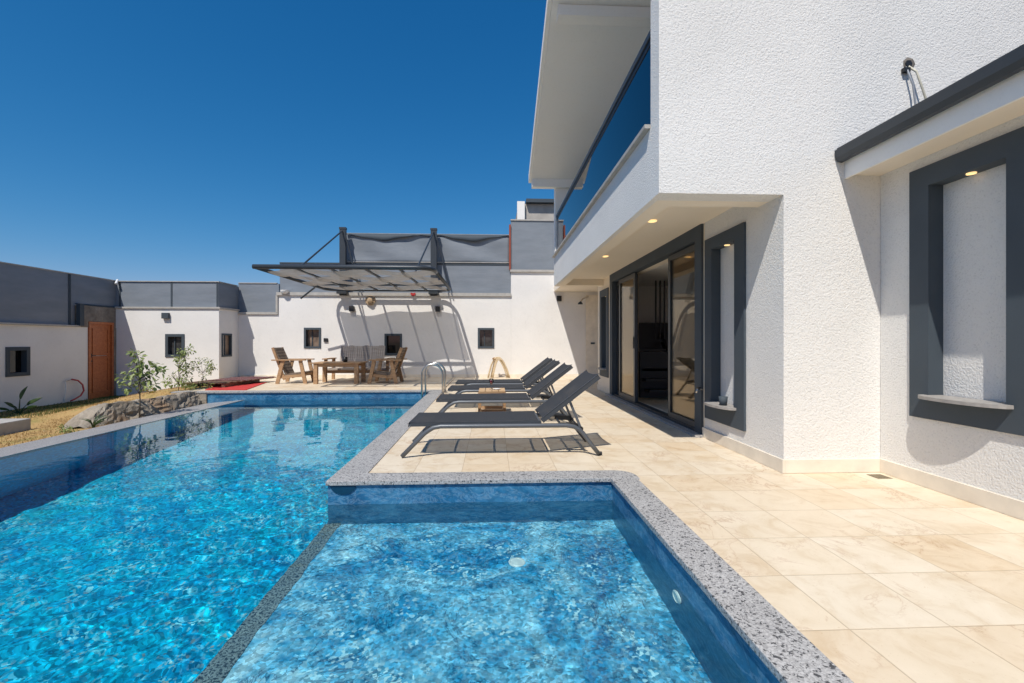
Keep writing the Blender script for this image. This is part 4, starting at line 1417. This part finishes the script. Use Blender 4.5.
# ------------------------------------------------------------------ pallet, kilim, mat
pa = empty('pallet', (-6.9, 11.7, 0), 'dark low wooden pallet lying on the far left of the deck', 'pallet')
a0, a1 = Vector((-7.2, 11.15, 0)), Vector((-6.0, 12.95, 0))
for k in range(9):
    y = 11.15 + .19 * k
    MB().box(-7.3 + .03 * k, y, .10, -6.35 + .05 * k, y + .15, .125).build('board', M['wood_dark'], pa)
for x in (-7.2, -6.75, -6.4):
    MB().box(x, 11.17, .002, x + .09, 12.8, .099).build('bearer', M['wood_dark'], pa)
ki = MB()
n = 26
for i in range(n + 1):
    x = -7.15 + .95 * i / n
    for j in range(n + 1):
        y = 11.75 + 1.2 * j / n
        z = .130 + .004 * math.sin(x * 13 + y * 4) + .003 * math.sin(y * 17)
        if x > -6.25: z = max(.012, z - (x + 6.25) * .5)
        ki.v.append(Vector((x + .22 * (y - 11.75), y, z)))
for i in range(n):
    for j in range(n):
        a = i * (n + 1) + j
        ki.f.append([a, a + n + 1, a + n + 2, a + 1])
kio = ki.build('striped_rug', M['kilim'], smooth=True)
kio.modifiers.new('thick', 'SOLIDIFY').thickness = .006
tag(kio, 'dark red and cream striped rug spread over the low pallet', 'rug')
mp_ = [G(205, 390.3)[:2], G(246, 390.3)[:2], G(267, 382.6)[:2], G(224, 382.8)[:2]]
tag(MB().prism(mp_, .003, .014).build('red_mat', M['mat_red']), 'plain bright red mat lying at the far pool edge', 'mat')

# ------------------------------------------------------------------ plants
def leaf(mb, c, d, up, L_, W_):
    d = d.normalized(); s = d.cross(up)
    if s.length < 1e-3: s = Vector((1, 0, 0))
    s.normalize(); n_ = s.cross(d)
    p = [c, c + d * L_ * .35 + s * W_ * .5 + n_ * .1 * W_, c + d * L_ * .75 + s * W_ * .38, c + d * L_ - n_ * .15 * L_, c + d * L_ * .75 - s * W_ * .38, c + d * L_ * .35 - s * W_ * .5 + n_ * .1 * W_]
    mb.add(p, [(0, 1, 2, 3), (0, 3, 4, 5)])
def plant(name, base, label, cat, height, trunkh, clusters, nleaf, L_, W_, mleaf, seed, trunk_r=.012):
    r = random.Random(seed)
    t = empty(name, base, label, cat)
    b = Vector(base)
    tr = MB()
    tr.tube([b, b + Vector((.01, 0, trunkh * .5)), b + Vector((-.01, .01, trunkh))], [trunk_r, trunk_r * .85, trunk_r * .7], 7)
    lf = MB()
    for (cx, cy_, cz, cr) in clusters:
        c = b + Vector((cx, cy_, cz))
        tr.tube([b + Vector((-.01, .01, min(trunkh, cz * .8))), (b + Vector((0, 0, trunkh)) + c) / 2 + Vector((0, 0, -.02)), c], [trunk_r * .6, trunk_r * .45, trunk_r * .25], 5)
        for k in range(nleaf):
            v = Vector((r.gauss(0, 1), r.gauss(0, 1), r.gauss(0, .9))).normalized() * cr * r.uniform(.3, 1.0)
            d = v.normalized() + Vector((0, 0, r.uniform(-.9, .2)))
            leaf(lf, c + v, d, Vector((r.uniform(-.4, .4), r.uniform(-.4, .4), 1)), L_ * r.uniform(.6, 1.15), W_ * r.uniform(.7, 1.1))
    tr.build('trunk', M['trunk'], t, smooth=True)
    lf.build('crown', mleaf, t, recalc=False)
    return t
r = random.Random(11)
cl = [(-.02, 0, 1.25, .13), (-.10, .05, 1.12, .14), (.12, 0, 1.15, .15), (.27, 0, 1.05, .16), (.42, 0, 1.08, .11), (-.22, .03, .98, .15), (-.36, 0, .86, .13), (.05, 0, .92, .18), (.24, .02, .86, .15), (-.12, 0, .80, .16), (.08, 0, .72, .15), (-.28, 0, .68, .11), (-.05, .1, 1.02, .16), (.33, 0, .72, .07), (-.16, .05, 1.33, .06), (.52, 0, .98, .06)]
plant('young_tree', (-6.27, 8.47, -.33), 'young leafy tree on a thin dark stem in front of the stone bank', 'tree', 1.5, .75, [(a * .72, b_ * .7, .62 + (c_ - .68) * .95, d_ * .72) for a, b_, c_, d_ in cl], 15, .10, .06, M['leaf'], 2, .012)
cl = []
for k in range(34):
    h = r.uniform(.08, .95)
    cl.append((r.uniform(-.34, .34) * (1.1 - h * .8) + .02 + .06 * h, r.uniform(-.2, .2), h, r.uniform(.05, .10)))
plant('leafy_shrub', (-7.10, 10.75, -.03), 'loose green shrub under the small window of the white block', 'shrub', 1.2, .5, cl, 13, .08, .038, M['leaf'], 4, .008)
cl = [(r.uniform(-.22, .22), r.uniform(-.1, .1), r.uniform(.1, .75), .08) for k in range(15)]
plant('leafy_shrub', (-6.72, 11.0, -.03), 'thin sparse shrub beside the pallet', 'shrub', .8, .4, cl, 22, .06, .028, M['leaf'], 5, .006)
# broad leaved strelitzia type plant
def fan_plant(name, base, label, specs, m):
    t = empty(name, base, label, 'plant')
    b = Vector(base)
    for ang, h, out, ll, ww in specs:
        d = Vector((math.cos(ang), math.sin(ang), 0))
        p1 = b + d * out * .5 + Vector((0, 0, h * .6)); p2 = b + d * out + Vector((0, 0, h))
        MB().tube([b, p1, p2], [.012, .010, .006], 6).build('stem', m, t)
        lf = MB(); n_ = 8
        ax = (p2 - p1).normalized()
        side = ax.cross(Vector((0, 1, 0.2))).normalized()
        for i in range(n_ + 1):
            u = i / n_
            c = p2 + ax * ll * (u - .1) + Vector((0, 0, -.08 * u * u * ll)) + d * .12 * u * u
            ww_ = ww * math.sin(math.pi * min(1, u * .93 + .07)) ** .8
            lf.v += [c - side * ww_ / 2 + Vector((0, .01, 0)), c, c + side * ww_ / 2 + Vector((0, .01, 0))]
        for i in range(n_):
            a = i * 3
            lf.f += [[a, a + 1, a + 4, a + 3], [a + 1, a + 2, a + 5, a + 4]]
        lf.build('leaf', m, t, recalc=False, smooth=True)
    return t
bx_, by_ = G(19, 413, -.38)[:2]
fan_plant('broad_leaf_plant', (bx_, by_, gz(bx_, by_) - .01), 'upright broad leaved plant by the left boundary wall', [(0.3, .20, .13, .22, .08), (2.9, .15, .16, .20, .08), (1.5, .34, .02, .28, .09), (-.2, .12, .18, .20, .07), (3.4, .10, .18, .18, .06), (4.6, .14, .06, .16, .06)], M['leaf_dark'])
bx_, by_ = -6.45, G(86, 428, -.3)[1]
fan_plant('small_green_plant', (bx_, by_, gz(bx_, by_) - .01), 'small upright green plant at the lawn edge beside the weir', [(k * .9, .07 + .03 * (k % 3), .03 + .012 * (k % 2), .10, .03) for k in range(9)], M['leaf_dark'])
for (u, v, lab, mm) in ((66, 434.5, 'tiny yellow green seedling on the dry lawn', 'leaf'), (150, 392, 'small clump of yellow flowers behind the stone bank', 'leaf_yellow'), (186, 388, 'small yellow green tuft at the end of the pool coping', 'leaf')):
    p = G(u, v, -.3 if v > 400 else -.03)
    p = (p[0], p[1], gz(p[0], p[1]) - .01)
    k_ = [(r.uniform(-.1, .1), r.uniform(-.06, .06), r.uniform(.03, .12), .04) for q in range(7)]
    plant('low_plant', p, lab, 'plant', .15, .04, k_, 12, .05, .02, M[mm], int(u), .005)

# red hose and tap at the left wall
th = empty('garden_tap', (-10.45, 11.95, -.4), 'garden tap with a short red hose at the foot of the left wall', 'tap')
MB().tube([(-10.49, 11.75, -.38), (-10.45, 11.75, -.1), (-10.45, 11.75, .12)], .012, 8).build('standpipe', M['screen'], th)
MB().tube([(-10.45, 11.75, .12), (-10.45, 11.9, .16)], .012, 8).build('spout', M['chrome'], th)
MB().tube([(-10.44, 11.9, .16), (-10.42, 12.05, .12), (-10.40, 12.16, 0), (-10.38, 12.17, -.15), (-10.38, 12.08, -.27), (-10.36, 11.9, -.33), (-10.33, 11.75, -.36)], .018, 8).build('hose', M['red_paint'], th, smooth=True)
